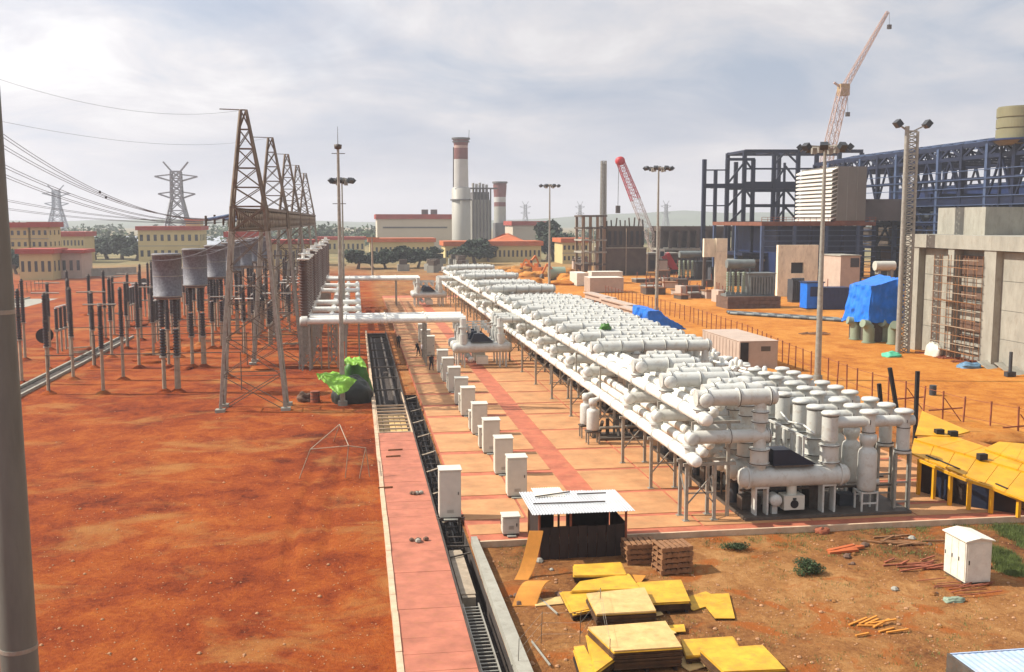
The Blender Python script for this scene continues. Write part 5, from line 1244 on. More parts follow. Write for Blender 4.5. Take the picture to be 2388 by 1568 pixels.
# fire walls
def firewall(px0, px1, py0, py1, label, win=None, mat=plast, depth=1.0):
    a = G(px0, py1, GZ); Y = a.y; b = AY(px1, py1, Y); tz = AY(px0, py0, Y).z
    t = thing('fire_wall', label, 'wall', a); w = b.x-a.x; h = tz-GZ
    if not win:
        n = 4
        for k in range(n): MB().box(0, w, 0, depth, k*h/n, (k+1)*h/n-.04).build('wall_panel', mat, t)
    else:
        x0, x1, z0, z1 = [q*(w if i < 2 else h) for i, q in enumerate(win)]
        MB().box(0, x0, 0, depth, 0, h).build('wall_panel', mat, t); MB().box(x1, w, 0, depth, 0, h).build('wall_panel', mat, t)
        MB().box(x0, x1, 0, depth, 0, z0).build('wall_panel', mat, t); MB().box(x0, x1, 0, depth, z1, h).build('wall_panel', mat, t); MB().box(x0, x1, depth*.6, depth*.8, z0, z1).build('dark_opening', black, t)
    return t
firewall(1812, 1905, 572, 692, 'pale concrete fire wall with one square opening', (.33, .65, .45, .66))
firewall(1668, 1694, 556, 676, 'tall narrow pale fire wall behind the transformers')
firewall(1640, 1668, 556, 600, 'raised pale wall block beside the narrow fire wall') if False else None
a = G(1640, 676, GZ); Yf = a.y; b = AY(1667, 676, Yf)
t = thing('wall_bracket', 'pale concrete beam head cantilevered from the narrow fire wall', 'wall', (a.x, Yf, GZ)); zz = AY(1640, 600, Yf).z; z2 = AY(1640, 557, Yf).z; w_ = b.x-a.x
MB().box(0, w_-.06, 0, 1, zz-GZ, z2-GZ).build('beam_head', plast, t); MB().box(0, .6, .2, .8, 0, zz-GZ).build('prop', concd, t)
# grey cabin with dark window
a = G(1958, 690, GZ); t = thing('grey_cabin', 'grey box cabin with dark square window above the blue tarpaulin', 'cabin', a); b = AY(2003, 690, a.y); h = AY(1958, 598, a.y).z-GZ; w = b.x-a.x
MB().box(0, w, 0, 9, 0, h).build('wall', contp, t); MB().box(w*.5, w*.95, -.06, -.004, h*.72, h*.95).build('window', glass, t); MB().box(-.2, w+.2, -.2, 9.2, h, h+.25).build('roof', concl, t)
q = G(2075, 690, GZ); t = thing('white_tank', 'white horizontal tank above the large blue tarpaulin', 'tank', q); MB().tube((-2.2, 3, 6.4), (2.4, 3, 6.4), 1.05, None, 16).build('shell', white, t)
for x in (-1.4, 1.6): MB().box(x-.3, x+.3, 2.2, 3.8, 0, 5.5).build('saddle', conc, t)
# vehicles and cabins beyond
def truck(px, label, L_=9, rz=0, col=whitew):
    q = G(*px, GZ); t = thing('box_truck', label, 'truck', q, rz)
    b_ = MB().box(-L_*.3, L_*.5, -1.3, 1.3, 1.1, 4.0).build('cargo_box', col, t); MB().box(-L_*.3+.05, L_*.5-.05, -1.32, -1.302, 3.7, 3.9).build('top_rail', galdark, b_)
    cb = MB(); cb.hexa([(-L_*.5, -1.2, 1.0), (-L_*.32, -1.2, 1.0), (-L_*.32, 1.2, 1.0), (-L_*.5, 1.2, 1.0), (-L_*.47, -1.15, 3.0), (-L_*.32, -1.15, 3.1), (-L_*.32, 1.15, 3.1), (-L_*.47, 1.15, 3.0)]); cb = cb.build('cab', white, t)
    MB().box(-L_*.46, -L_*.36, -1.23, -1.205, 2.0, 2.8).build('window', glass, cb); MB().box(-L_*.5, L_*.5, -.9, .9, .7, 1.0).build('chassis', black, t)
    for x in (-L_*.4, L_*.25, L_*.38):
        for y in (-1.1, 1.1): w = MB().tube((x, y-.18, .5), (x, y+.18, .5), .5, None, 14).build('wheel', black, t); MB().tube((x, y-.19, .5), (x, y+.19, .5), .24, None, 10).build('rim', gal, w)
for (x0, x1, pyb, dep, h_, mt_, lb) in ((1346, 1372, 668, 9, 3.2, whitew, 'short pale site cabin beside the brown unfinished building road'), (1376, 1454, 684, 6, 3.4, contp, 'long beige site cabin beside the roadside fence'), (1380, 1452, 662, 5, 3.0, whitew, 'long pale site cabin behind the beige cabin'), (1424, 1482, 642, 6, 3.2, galdark, 'dull grey container before the brown unfinished building')):
    a = G(x0, pyb, GZ); b = AY(x1, pyb, a.y); boxcont(lb, a.x, b.x, a.y, a.y+dep, h_, mt_, whitew if mt_ is not galdark else conc, False)
rb = random.Random(17)
for k in range(64):                                       # clutter of half built footings and crates on the far construction ground
    px, py = rb.choice(((rb.uniform(1500, 1600), rb.uniform(600, 655)), (rb.uniform(1690, 1830), rb.uniform(585, 650)), (rb.uniform(1330, 1420), rb.uniform(600, 635)), (rb.uniform(1900, 1990), rb.uniform(640, 690)), (rb.uniform(1560, 1700), rb.uniform(655, 700)), (rb.uniform(1490, 1560), rb.uniform(640, 690))))
    q = G(px, py, GZ); w_, d_, h_ = rb.uniform(1.0, 4.2), rb.uniform(1.5, 5), rb.uniform(.8, 4.6) if py < 655 else rb.uniform(.5, 1.6); mt_ = rb.choice((concd, trand, brick, galdark, concd, contp))
    t = thing('construction_block', 'dark half built footing or crate among the far construction clutter', 'block', q, rb.uniform(-.15, .15), 'far construction clutter')
    MB().box(-w_/2, w_/2, 0, d_, 0, h_).build('body', mt_, t); MB().box(-w_/2-.15, w_/2+.15, -.15, d_+.15, h_, h_+.25).build('cap', rb.choice((conc, concd, wood)), t)
    for x in (-w_/2+.2, w_/2-.2): MB().bar((x, .2, h_+.25), (x+rb.uniform(-.2, .2), .2, h_+rb.uniform(.8, 2.2)), .14).build('starter_bar', redp, t)
def excavator(px, label, rz):
    q = G(*px, GZ); t = thing('excavator', label, 'excavator', q, rz)
    for y in (-1.2, 1.2): MB().box(-2, 2, y-.3, y+.3, 0, .9).build('track', black, t)
    MB().box(-1.6, 1.4, -1.4, 1.4, .95, 2.2).build('body', corange, t); c_ = MB().box(.3, 1.5, -1.35, -.2, 2.2, 3.3).build('cab', corange, t); MB().box(.4, 1.4, -1.38, -1.352, 2.4, 3.2).build('window', glass, c_)
    MB().bar((1.2, .3, 1.9), (4.0, .3, 4.6), .5, .6).build('boom', corange, t); MB().bar((4.0, .3, 4.6), (5.4, .3, 2.0), .4, .45).build('stick', corange, t); MB().hexa([(5.0, -.3, .6), (6.0, -.3, .9), (6.0, .9, .9), (5.0, .9, .6), (5.2, -.3, 2.0), (5.7, -.3, 1.8), (5.7, .9, 1.8), (5.2, .9, 2.0)]).build('bucket', galdark, t)
excavator((1255, 640), 'orange excavator working beyond the far switchgear', 2.6); excavator((1228, 630), 'orange excavator standing beside the low cream building', .5); excavator((1305, 655), 'orange excavator half hidden by the far light mast', 3.4)
q = G(1300, 655, GZ); t = thing('water_tank', 'pale green cylindrical tank beside the far light mast', 'tank', q); MB().tube((-2.4, 0, 2.0), (2.0, 0, 2.0), 1.8, None, 16).build('shell', greenp, t); MB().box(-2, 1.6, -.9, .9, 0, .5).build('cradle', black, t)
q = G(1560, 640, GZ); t = thing('red_machine', 'red and white crawler machine between light mast and dark transformer', 'crane', q); MB().box(-1.5, 3.5, 0, 4, .2, 1.4).build('track', black, t)
MB().hexa([(-2.5, 0, 5.2), (1.0, 0, 1.4), (3.2, 0, 1.4), (0, 0, 6.6), (-2.5, 2.5, 5.2), (1.0, 2.5, 1.4), (3.2, 2.5, 1.4), (0, 2.5, 6.6)]).build('red_panel', cred, t); MB().box(-3.0, -1.4, .2, 2.3, 1.41, 7.6).build('white_cab', whitew, t); MB().box(-2.8, -1.6, .12, .198, 5.5, 7.0).build('window', glass, t)
for k in range(14):
    px = random.uniform(1180, 1340); py = random.uniform(630, 668); q = G(px, py, GZ)
    lump('soil_heap', 'small heap of excavated orange soil beyond the far switchgear', 'soil heap', q, (random.uniform(2, 4.5), random.uniform(2, 4), random.uniform(.8, 1.9)), soil, px, .35, 0, 20, 8)['group'] = 'excavated soil heaps'
for k in range(10):
    q = G(random.uniform(930, 1080), random.uniform(615, 640), GZ); t = thing('precast_block', 'grey precast block stacked on the ground beyond the far switchgear', 'block', q, random.uniform(0, 1), 'grey precast blocks'); w = random.uniform(1.5, 3); MB().box(-w, w, -1.2, 1.2, 0, 2.2).build('lower_block', conc, t); MB().box(-w*.7, w*.6, -1.0, 1.0, 2.2, 3.8).build('upper_block', concd, t)

# ------------------------------------------------------------------ brown unfinished building
Yb = 300.0
def bx_(px, py, Y=Yb): return AY(px, py, Y)
a = bx_(1357, 640); b = bx_(1412, 640); c = bx_(1508, 640); zt1 = bx_(1360, 502).z; zt2 = bx_(1450, 528).z
t = thing('unfinished_building', 'brown unfinished concrete building with open frame tower and ragged top', 'building', (a.x, Yb, GZ)); w1 = b.x-a.x; w2 = c.x-a.x
for i in range(4):
    for j in range(2): MB().box(i*(w1-.7)/3, i*(w1-.7)/3+.7, j*9, j*9+.7, 0, zt1-GZ).build('column', M('tan concrete', (0.22, 0.145, 0.09), 0.9, 0, 0.3, 0.3), t)
for k in range(5): z = (zt1-GZ)*(k+1)/5; MB().box(-.3, w1+.3, -.3, 10, z-.5, z).build('floor_slab', concl if k in (1, 2) else concd, t)
MB().box(w1+.3, w2, .5, 16, 0, (zt2-GZ)*.55).build('lower_wall', concd, t); MB().box(w1+.6, w2-.8, 1.0, 15, (zt2-GZ)*.55+.3, zt2-GZ).build('upper_wall', concd, t); MB().box(w1+.2, w2+.2, .2, 16.2, (zt2-GZ)*.55, (zt2-GZ)*.55+.3).build('ledge', concl, t)
for k in range(7): MB().box(w1+1+k*1.7, w1+1.8+k*1.7, .7, .98, (zt2-GZ)*.62, (zt2-GZ)*.9).build('void', black, t)
for k in range(9): x = w1+1+k*1.4; MB().bar((x, 3, zt2-GZ), (x+random.uniform(-.3, .3), 3, zt2-GZ+random.uniform(1, 3)), .35).build('starter_column', concd, t)
for x in (0.2, 3.2, 6, w1+6, w2): MB().tube((x, -1, 0), (x, -1, 14), .12, None, 6).build('pole', conp, t)
a = bx_(1540, 560, 330); b = bx_(1715, 560, 330)
t = thing('long_slab_building', 'long low raw concrete slab building behind the light mast', 'building', (a.x, 330, GZ)); zt = bx_(1600, 528, 330).z-GZ
MB().box(0, b.x-a.x, 0, 12, zt-1.6, zt).build('roof_slab', concd, t); MB().box(0, b.x-a.x, 0, 12, zt*.45, zt*.5).build('floor_slab', concl, t)
for k in range(9): x = k*(b.x-a.x-1)/8; MB().box(x, x+1, 0.2, 1.2, 0, zt-1.6).build('column', concd, t)
MB().box(.5, b.x-a.x-.5, 8, 11.5, 0, zt-1.6).build('back_wall', concd, t)

# ------------------------------------------------------------------ blue steel structures
def steel_front():
    Y = 292.0; o = AY(1643, 690, Y); o.z = GZ
    t = thing('steel_structure', 'tall open dark blue steel frame with chevron braces', 'steel frame', o)
    P = lambda px, py, dy=0: (lambda q: Vector((q.x-o.x, dy, q.z-GZ)))(AY(px, py, Y))
    for dy in (0, 14):
        for px, top in ((1643, 372), (1669, 398), (1697, 372), (1737, 351), (1757, 372), (1806, 351), (1862, 351), (1905, 355), (1958, 355), (2010, 357)):
            if dy and px not in (1757, 1862, 1737): continue
            p_ = P(px, top, dy); MB().bar((p_.x, dy, 0), p_, 1.05 if px != 1669 else .9).build('column', bsteel, t)
        for x0, x1, y, h in ((1643, 1740, 434, 1.3), (1643, 1700, 397, .35), (1643, 1700, 480, .35), (1697, 1760, 372, .8), (1737, 2012, 353, 1.0), (1737, 2012, 432, 2.0), (1740, 1905, 445, .8), (1740, 1905, 394, .5), (1735, 1905, 480, .9), (1737, 1905, 520, .9)):
            if dy and y not in (353, 432, 520): continue
            a, b = P(x0, y, dy), P(x1, y, dy); MB().bar(a, b, .7, h).build('beam', bsteel, t)
        if dy: continue
        br = MB()
        for x0, x1, xm, yb, yt in ((1806, 1862, 1832, 384, 354), (1806, 1862, 1832, 428, 388), (1806, 1862, 1832, 478, 442), (1806, 1862, 1832, 518, 484), (1806, 1862, 1832, 560, 522)):
            MB().bar(P(x0, yb, dy), P(xm, yt, dy), .5).build('brace', bsteel, t); MB().bar(P(x1, yb, dy), P(xm, yt, dy), .5).build('brace', bsteel, t)
        for x0, x1, yb, yt in ((1700, 1735, 425, 380), (1700, 1735, 478, 440), (1700, 1735, 520, 485), (1757, 1737, 400, 372), (1757, 1737, 470, 440)): MB().bar(P(x0, yb, dy), P(x1, yt, dy), .5).build('brace', bsteel, t)
        p_ = P(1830, 380, dy); MB().bar((p_.x, dy, 0), p_, .6).build('column', bsteel, t)
    for px, y in ((1697, 434), (1737, 353), (1737, 432), (1806, 353), (1862, 353), (1862, 432), (1806, 432)):
        a = P(px, y); MB().bar(a, a+Vector((0, 14, 0)), .6, .7).build('cross_beam', bsteel, t)
steel_front()
XH = 132.0
def hall():
    y0, y1 = 165.0, 285.0; zE = 32.4
    t = thing('turbine_hall_frame', 'long dark blue steel hall skeleton with pale girts and roof trusses', 'steel frame', (XH, y0, GZ)); Ln = y1-y0; n = 13
    for k in range(n+1): MB().bar((12, Ln*k/n+2, 0), (12, Ln*k/n+2, 20.4), .8).build('inner_column', bsteel, t)
    for k in range(2*n):
        y = Ln*(k+.5)/(2*n); MB().bar((0, y, 20.2-.8*(k % 3)), (24, y, 20.2-.8*(k % 3)), .5, .9).build('cross_girder', bsteel, t); MB().bar((0, y, 15.4), (24, y, 15.4), .4, .7).build('cross_girder', bsteel, t)
    for k in range(8): MB().box(6+1.2*(k % 3), 15, 6+k*14, 12+k*14+random.uniform(0, 4), 15.4, 17+random.uniform(0, 3)).build('duct_module', trand if k % 2 else hrsg, t)
    for row in (0, 24):
        for k in range(n+1):
            y = Ln*k/n; MB().bar((row, y, 0), (row, y, zE), .9).build('column', bsteel if k % 2 else bsteell, t)
        for z, h in ((zE, 1.0), (zE-2.6, .8), (25.2, .7), (20.6, 1.9), (15.6, .9), (9.5, .7)): MB().bar((row, 0, z), (row, Ln, z), .6, h).build('longitudinal_beam', bsteel, t)
        g_ = MB()
        for k in range(14): g_.bar((row-.6, 0, 3+k*1.85), (row-.6, Ln, 3+k*1.85), .16)
        g_.build('girt', bsteell, t)
        b_ = MB()
        for k in range(n):
            ya, yb_ = Ln*k/n, Ln*(k+1)/n; ym = (ya+yb_)/2
            b_.bar((row, ya, zE-2.6), (row, ym, zE), .5); b_.bar((row, yb_, zE-2.6), (row, ym, zE), .5)
            if k % 3 != 1: b_.bar((row, ya, 20), (row, ym, zE-2.6), .5); b_.bar((row, yb_, 20), (row, ym, zE-2.6), .4)
            if k % 2 == 0: b_.bar((row, ya, 9.5), (row, yb_, 19), .4); b_.bar((row, yb_, 9.5), (row, ya, 19), .4)
        b_.build('brace', bsteel, t)
    for k in range(n+1):
        y = Ln*k/n; tr_ = MB(); tr_.bar((0, y, zE), (12, y, zE+2.4), .5); tr_.bar((12, y, zE+2.4), (24, y, zE), .5); tr_.bar((0, y, zE-2.4), (24, y, zE-2.4), .5)
        for j in range(8): tr_.bar((j*3, y, zE-2.4), (j*3+1.5, y, zE+(1.0 if j not in (0, 7) else .3)), .25); tr_.bar((j*3+3, y, zE-2.4), (j*3+1.5, y, zE+(1.0 if j not in (0, 7) else .3)), .25)
        tr_.build('roof_truss', bsteel, t)
    pu = MB()
    for j in range(9): x = j*3; pu.bar((x, 0, zE+2.5-abs(12-x)*.2), (x, Ln, zE+2.5-abs(12-x)*.2), .3)
    pu.build('purlin', bsteell, t)
    MB().box(1.2, 22.8, 2, Ln-2, 9.2, 9.9).build('floor_deck', concd, t); MB().box(4, 20, 24, Ln-10, 9.9, 14.5).build('turbine_plinth', concd, t); MB().box(19, 22, 3, Ln-3, 0, 15.0).build('core_wall', concd, t); MB().box(23.2, 23.5, 0.5, Ln-.5, 0, 25.0).build('back_cladding', tarpd, t); MB().box(5, 12, 40, 70, 14.5, 18.5).build('turbine_casing', trand, t); MB().box(2, 21, 1.5, 8, 0, 19).build('end_block', concd, t)
    MB().bar((-.5, 58, 21.6), (24.5, 58, 21.6), 1.4, 1.8).build('overhead_crane', bsteel, t)
hall()
# gas turbine block with deck and inlet filter house
Yg = 232.0; o = AY(1772, 690, Yg); o.z = GZ
t = thing('turbine_block', 'blue framed turbine block with rusty red top deck and pale girts', 'steel frame', o); w = AY(2036, 690, Yg).x-o.x; zd = AY(1900, 518, Yg).z-GZ
MB().box(0, w, 0, 34, zd-.9, zd).build('deck', deckm, t)
x18 = AY(1838, 600, Yg).x-o.x
for k in range(8):
    x = k*(w-.6)/7
    for y in (.3, 17, 33): MB().bar((x+.3, y, 0), (x+.3, y, zd-.9), .7).build('column', bsteel if k % 2 else bsteell, t)
g_ = MB()
for k in range(11): g_.bar((x18 if k < 6 else 0, -.15, 1.5+k*1.25), (w, -.15, 1.5+k*1.25), .2)
g_.build('girt', bsteell, t)
MB().box(x18, w, 6, 33, .0, zd-1.0).build('inner_wall', tarpd, t); MB().box(0, w, 12, 33, zd*.48, zd*.52).build('mezzanine', bsteel, t)
rl = MB()
for k in range(20): rl.bar((k*w/19, .1, zd), (k*w/19, .1, zd+1.1), .09)
for z in (.55, 1.1): rl.bar((0, .1, zd+z), (w, .1, zd+z), .09)
rl.build('handrail', redp, t)
XF = AY(1951, 390, Yg).x; yfar = AX(1866, 400, XF).y; zt = AY(1951, 388, Yg).z; zb = zd+GZ
t = thing('filter_house', 'big pale louvred air filter house on the turbine deck', 'filter house', (XF, Yg, zb)); wx = AY(2022, 400, Yg).x-XF; hh = zt-zb; Ln = yfar-Yg
MB().box(.4, wx, 0, Ln, .3, hh).build('casing', conp if False else M('filter casing', (0.17, 0.155, 0.13), 0.6, 0, 0.12, 0.15), t); MB().box(.2, wx, .1, Ln, 0, .3).build('skid', deckm, t)
nl = 13
for k in range(nl):
    z = .5+k*(hh-.6)/nl; hz_ = (hh-.6)/nl
    MB().hexa([(-1.0, 0, z), (.38, 0, z+hz_*.62), (.38, Ln, z+hz_*.62), (-1.0, Ln, z), (-1.0, 0, z+.12), (.38, 0, z+hz_*.62+.12), (.38, Ln, z+hz_*.62+.12), (-1.0, Ln, z+.12)]).build('louvre', louv, t)
    MB().box(-1.04, -1.0, 0, Ln, z-.3, z+.14).build('louvre_lip', louv, t)
for k in range(3): MB().box(wx*.05+k*wx*.32, wx*.05+k*wx*.32+.12, -.1, -.003, .4, hh-.1).build('rib', louv if False else conc, t)
MB().box(wx, wx+14, 3, Ln-3, .3, hh*.42).build('inlet_duct', hrsg, t)
t = thing('roof_silo', 'olive banded exhaust silo standing above the blue hall roof', 'silo', (0, 0, 0)); q = AY(2372, 330, 195); sc_ = q.y/2400*1.1
t.location = (q.x, q.y, 0); rr = 46*sc_*1.0; z0 = AY(2372, 325, 195).z; z1 = AY(2372, 250, 195).z
for k in range(3): MB().lathe([(rr*.96, z0+(z1-z0)*k/3), (rr, z0+(z1-z0)*k/3+.1), (rr, z0+(z1-z0)*(k+1)/3-.25), (rr*.95, z0+(z1-z0)*(k+1)/3-.2), (rr*.95, z0+(z1-z0)*(k+1)/3)], (0, 0, 0), 48, sm=False).build('shell_ring', M('olive sheet', (0.20, 0.185, 0.10), 0.5, 0.1, 0.15, 0.2), t)
MB().tube((0, 0, z0-.35), (0, 0, z0), rr*1.35, None, 24).build('collar_platform', tarpd, t); MB().tube((0, 0, z0-1.2), (0, 0, z0-.35), rr*.8, rr*1.1, 20).build('cone', M('olive sheet', (0,)*3), t)
for a in range(4): MB().bar((rr*.7*math.cos(a*1.57+.8), rr*.7*math.sin(a*1.57+.8), GZ), (rr*.7*math.cos(a*1.57+.8), rr*.7*math.sin(a*1.57+.8), z0-.3), .5).build('leg', bsteel, t)

# ------------------------------------------------------------------ cranes
def boom(t, p, q, w0, w1, n, mat, wl, name='boom'):
    p = Vector(p); q = Vector(q); d = (q-p).normalized(); a = d.cross(Vector((0, 1, 0))).normalized(); b = d.cross(a).normalized(); mb = MB()
    f = lambda c, w: [c-a*w/2-b*w/2, c+a*w/2-b*w/2, c+a*w/2+b*w/2, c-a*w/2+b*w/2]
    lattice(mb, f(p, w0), f(q, w1), n, wl, wl*.55); return mb.build(name, mat, t)
Yk = 330.0; B0 = AY(1872, 600, Yk); B0.z = 2.0; m0 = AY(1967, 208, Yk); m1 = AY(2070, 28, Yk)
t = thing('crawler_crane', 'very tall pinkish lattice crane with angled jib above the blue frames', 'crane', (B0.x, Yk, GZ)); o = Vector((B0.x, Yk, GZ))
boom(t, B0-o, m0-o, 3.6, 2.8, 16, cpink, .24); boom(t, m0-o, m1-o, 1.7, .8, 16, cpink, .17, 'jib')
MB().box(m0.x-o.x-1.6, m0.x-o.x+1.6, -1.4, 1.4, m0.z-GZ-2.2, m0.z-GZ+1.6).build('boom_head', M('crane head', (0.35, 0.24, 0.12), 0.6), t)
s_ = AY(1945, 193, Yk)-o; MB().bar(m0-o, s_, .6).build('strut', cpink, t)
for (px, py0, py1) in ((2074, 30, 58), (1977, 215, 262)):
    a = AY(px, py0, Yk)-o; b = AY(px, py1, Yk)-o; mb = MB(); mb.tube(a, b, .07, None, 4); mb.build('hoist_rope', wirem, t); MB().box(b.x-.6, b.x+.6, -.5, .5, b.z-1.4, b.z).build('hook_block', galdark, t)
MB().box(-4, 4, -4, -2.4, 0, 1.6).build('track', black, t); MB().box(-4, 4, 2.4, 4, 0, 1.6).build('track', black, t); MB().box(-6, 3, -2.2, 2.2, 1.6, 4.6).build('house', corange, t)
Yk = 340.0; B0 = AY(1540, 600, Yk); B0.z = 2.0; m0 = AY(1446, 376, Yk)
t = thing('crawler_crane', 'red and white lattice boom crane with red head behind the unfinished building', 'crane', (B0.x, Yk, GZ)); o = Vector((B0.x, Yk, GZ)); md = B0.lerp(m0, .62)
boom(t, B0-o, md-o, 2.6, 2.8, 10, M('white boom paint', (0.5, 0.42, 0.40), 0.5), .16, 'lower_boom'); boom(t, md-o, m0-o, 2.8, 2.2, 7, cred, .22, 'upper_boom')
MB().lathe([(.6, -1.3), (1.5, -1.0), (1.5, 1.0), (.6, 1.3)], m0-o, 12, 'y').build('boom_head', cred, t)
a = AY(1443, 385, Yk)-o; b = AY(1441, 480, Yk)-o; mb = MB(); mb.tube(a, b, .1, None, 5); mb.build('hoist_rope', wirem, t); MB().box(b.x-.7, b.x+.7, -.5, .5, b.z-2.5, b.z).build('hook_block', galdark, t)
MB().box(-3, 4, -3, -1.6, 0, 1.4).build('track', black, t); MB().box(-3, 4, 1.6, 3, 0, 1.4).build('track', black, t); MB().box(-2, 5, -1.8, 1.8, 1.4, 4.2).build('house', cred, t)
Yk = 430; q = AY(1406, 560, Yk); zt = AY(1406, 376, Yk).z
t = thing('erection_mast', 'slim grey lattice column rising behind the unfinished building', 'lattice mast', (q.x, Yk, GZ)); mb = MB(); lattice(mb, rect4(0, 0, 2.2, 2.2, 0), rect4(0, 0, 1.8, 1.8, zt-GZ), 24, .4, .2); mb.build('lattice', gal, t); MB().tube((.2, 0, 0), (.2, 0, zt-GZ-1), .5, None, 8).build('riser', gal, t)

# ------------------------------------------------------------------ power station far behind
Yp = 520.0
def cyl(t, name, px, Y, prof, mat, n=28, o=None):
    return MB().lathe([(hw*Y/2400/.985*1.0, AY(px, py, Y).z-GZ) for hw, py in prof], (0, 0, 0), n).build(name, mat, t)
q = AY(1076, 560, Yp); t = thing('chimney', 'tall stack with white upper shaft and dark red top band beside the boiler', 'chimney', (q.x, Yp, GZ))
MB().lathe([(22*Yp/2400, 0), (22*Yp/2400, AY(1076, 441, Yp).z-GZ), (17*Yp/2400, AY(1076, 437, Yp).z-GZ)], (0, 0, 0), 28).build('base_shaft', chg, t)
for nm, m_, y0, y1, r0, r1 in (('white_shaft', chw, 437, 372, 17, 16), ('red_band', chr_, 372, 346, 16, 16), ('white_band', M('band pinkish', (0.4, 0.25, 0.2), 0.6), 346, 340, 16, 16), ('red_band', chr_, 340, 326, 16, 18)): cyl(t, nm, 1076, Yp, [(r0, y0), (r1, y1)], m_)
for y0, y1, r in ((326, 322, 21), (332, 330, 20), (468, 465, 25)): cyl(t, 'platform_ring', 1076, Yp, [(r, y0), (r, y1)], hrsg)
MB().bar((-4.2, -3.2, AY(1076, 437, Yp).z-GZ), (-4.0, -3.0, AY(1076, 345, Yp).z-GZ), .5).build('ladder', hrsg, t)
z = AY(1092, 322, Yp).z-GZ; MB().bar((4.0, 0, z), (4.2, 0, z+4), .2).build('lightning_rod', hrsg, t)
q = AY(1100, 560, Yp+14); t = thing('boiler_casing', 'dark boiler casing with pipe stubs on top beside the tall stack', 'boiler', (q.x, Yp+14, GZ)); s_ = (Yp+14)/2400
MB().box(0, 44*s_, 0, 26, 0, AY(1100, 466, Yp+14).z-GZ).build('casing', chg, t); MB().box(1, 42*s_, 1, 24, AY(1100, 466, Yp+14).z-GZ, AY(1100, 448, Yp+14).z-GZ).build('upper_casing', hrsg, t)
for k in range(6): x = 1+k*(40*s_)/5; MB().bar((x, -.4, 0), (x, -.4, AY(1100, 440, Yp+14).z-GZ), .7).build('buckstay', hrsg, t)
for k in range(5): x = 1.5+k*8*s_; z = AY(1100, 448, Yp+14).z-GZ; MB().tube((x, 6, z), (x, 6, z+random.uniform(3, 6)), .7, None, 8).build('vent_pipe', chg, t)
MB().box(-2, 60*s_, -1.2, 4, AY(1100, 441, Yp+14).z-GZ, AY(1100, 438, Yp+14).z-GZ).build('walkway', hrsg, t)
Yq = 640.; q = AY(1166, 560, Yq); t = thing('chimney', 'shorter stack with two dark red bands behind the boiler', 'chimney', (q.x, Yq, GZ))
for nm, m_, y0, y1, r0, r1 in (('shaft', chg, 560, 482, 15, 14), ('red_band', chr_, 482, 472, 14, 14), ('white_band', chw, 472, 460, 14, 14), ('red_band', chr_, 460, 432, 14, 16), ('platform_ring', hrsg, 428, 424, 18, 18), ('collar', chr_, 432, 428, 15, 16)):
    MB().lathe([(r0*Yq/2400, max(0, AY(1166, y0, Yq).z-GZ)), (r1*Yq/2400, AY(1166, y1, Yq).z-GZ)], (0, 0, 0), 24).build(nm, m_, t)
MB().box(-4, 30, -8, 4, 0, AY(1166, 520, Yq).z-GZ).build('duct_base', hrsg, t)
def house(label, px0, px1, pyt, Y, depth, wm_, rm_, rt=1.2, floors=2, nwin=6, over=.8, name='building', side=None, cat='building', hip=False):
    a = AY(px0, 560, Y); b = AY(px1, 560, Y); h = AY((px0+px1)/2, pyt, Y).z-GZ; w = b.x-a.x
    t = thing(name, label, cat, (a.x, Y, GZ))
    MB().box(0, w, 0, depth, 0, h-rt).build('wall', wm_, t)
    if hip:
        mb = MB(); z0, z1 = h-rt, h; mb.add([(-over, -over, z0), (w+over, -over, z0), (w+over, depth+over, z0), (-over, depth+over, z0), (depth*.4, depth/2, z1), (w-depth*.4, depth/2, z1)], [(0, 1, 5, 4), (1, 2, 5), (2, 3, 4, 5), (3, 0, 4), (3, 2, 1, 0)]); mb.build('roof', rm_, t)
    else: MB().box(-over, w+over, -over, depth+over, h-rt, h).build('roof', rm_, t)
    me = None
    fh = (h-rt)/floors
    for f in range(floors):
        for k in range(nwin):
            x = (k+.5)*w/nwin; ww = w/nwin*.22
            if me is None: me = MB().box(-ww, ww, -.08, -.004, fh*.32, fh*.72).build('window', glass, t, (x, 0, f*fh)).data
            else: link('window', me, t, (x, 0, f*fh))
    if side is not None:
        sx_ = w+.004 if side > 0 else -.084
        n2 = max(2, int(depth/4)); s2 = None
        for f in range(floors):
            for k in range(n2):
                if s2 is None: s2 = MB().box(0, .08, -.6, .6, fh*.32, fh*.72).build('window', glass, t, (sx_, (k+.5)*depth/n2, f*fh)).data
                else: link('window', s2, t, (sx_, (k+.5)*depth/n2, f*fh))
    for f in range(1, floors): MB().box(-.15, w+.15, -.14, -.09, f*fh-.12, f*fh+.12).build('string_course', concl, t)
    return t, w, h
t, w, h = house('large pale plant hall with red roof fascia left of the tall stack', 880, 1056, 500, 560, 40, wallp, roofr, 2.6, 1, 0)
MB().box(3, w-3, -.3, -.01, h*.62, h*.66).build('louvre_strip', hrsg, t)
for k in range(2): MB().box(w*.6+k*5, w*.6+k*5+3.4, 6, 10, h, h+2.6).build('roof_vent', hrsg, t)
house('pale hall with dark red fascia right of the shorter stack', 1196, 1272, 516, 560, 30, wallp, roofr, 2.4, 1, 0)
house('long low cream building with orange red roof behind the trees', 1038, 1262, 563, 405, 18, wallc, roofo, 1.8, 1, 22)
house('small orange roofed block between stack and long cream building', 1158, 1218, 545, 430, 16, M('orange wall', (0.62, 0.33, 0.12), 0.8), roofo, 3.0, 2, 5, hip=True)
house('low cream building with pinkish roof beyond the far gas duct', 862, 1012, 556, 430, 16, wallc, roofo, 1.6, 1, 14)
house('cream building with orange roof left of the unfinished building', 1312, 1372, 556, 385, 16, wallc, roofo, 1.6, 2, 6)
house('low red roofed shed line behind the gantry', 742, 850, 553, 520, 14, wallc, roofr, 1.4, 1, 10)
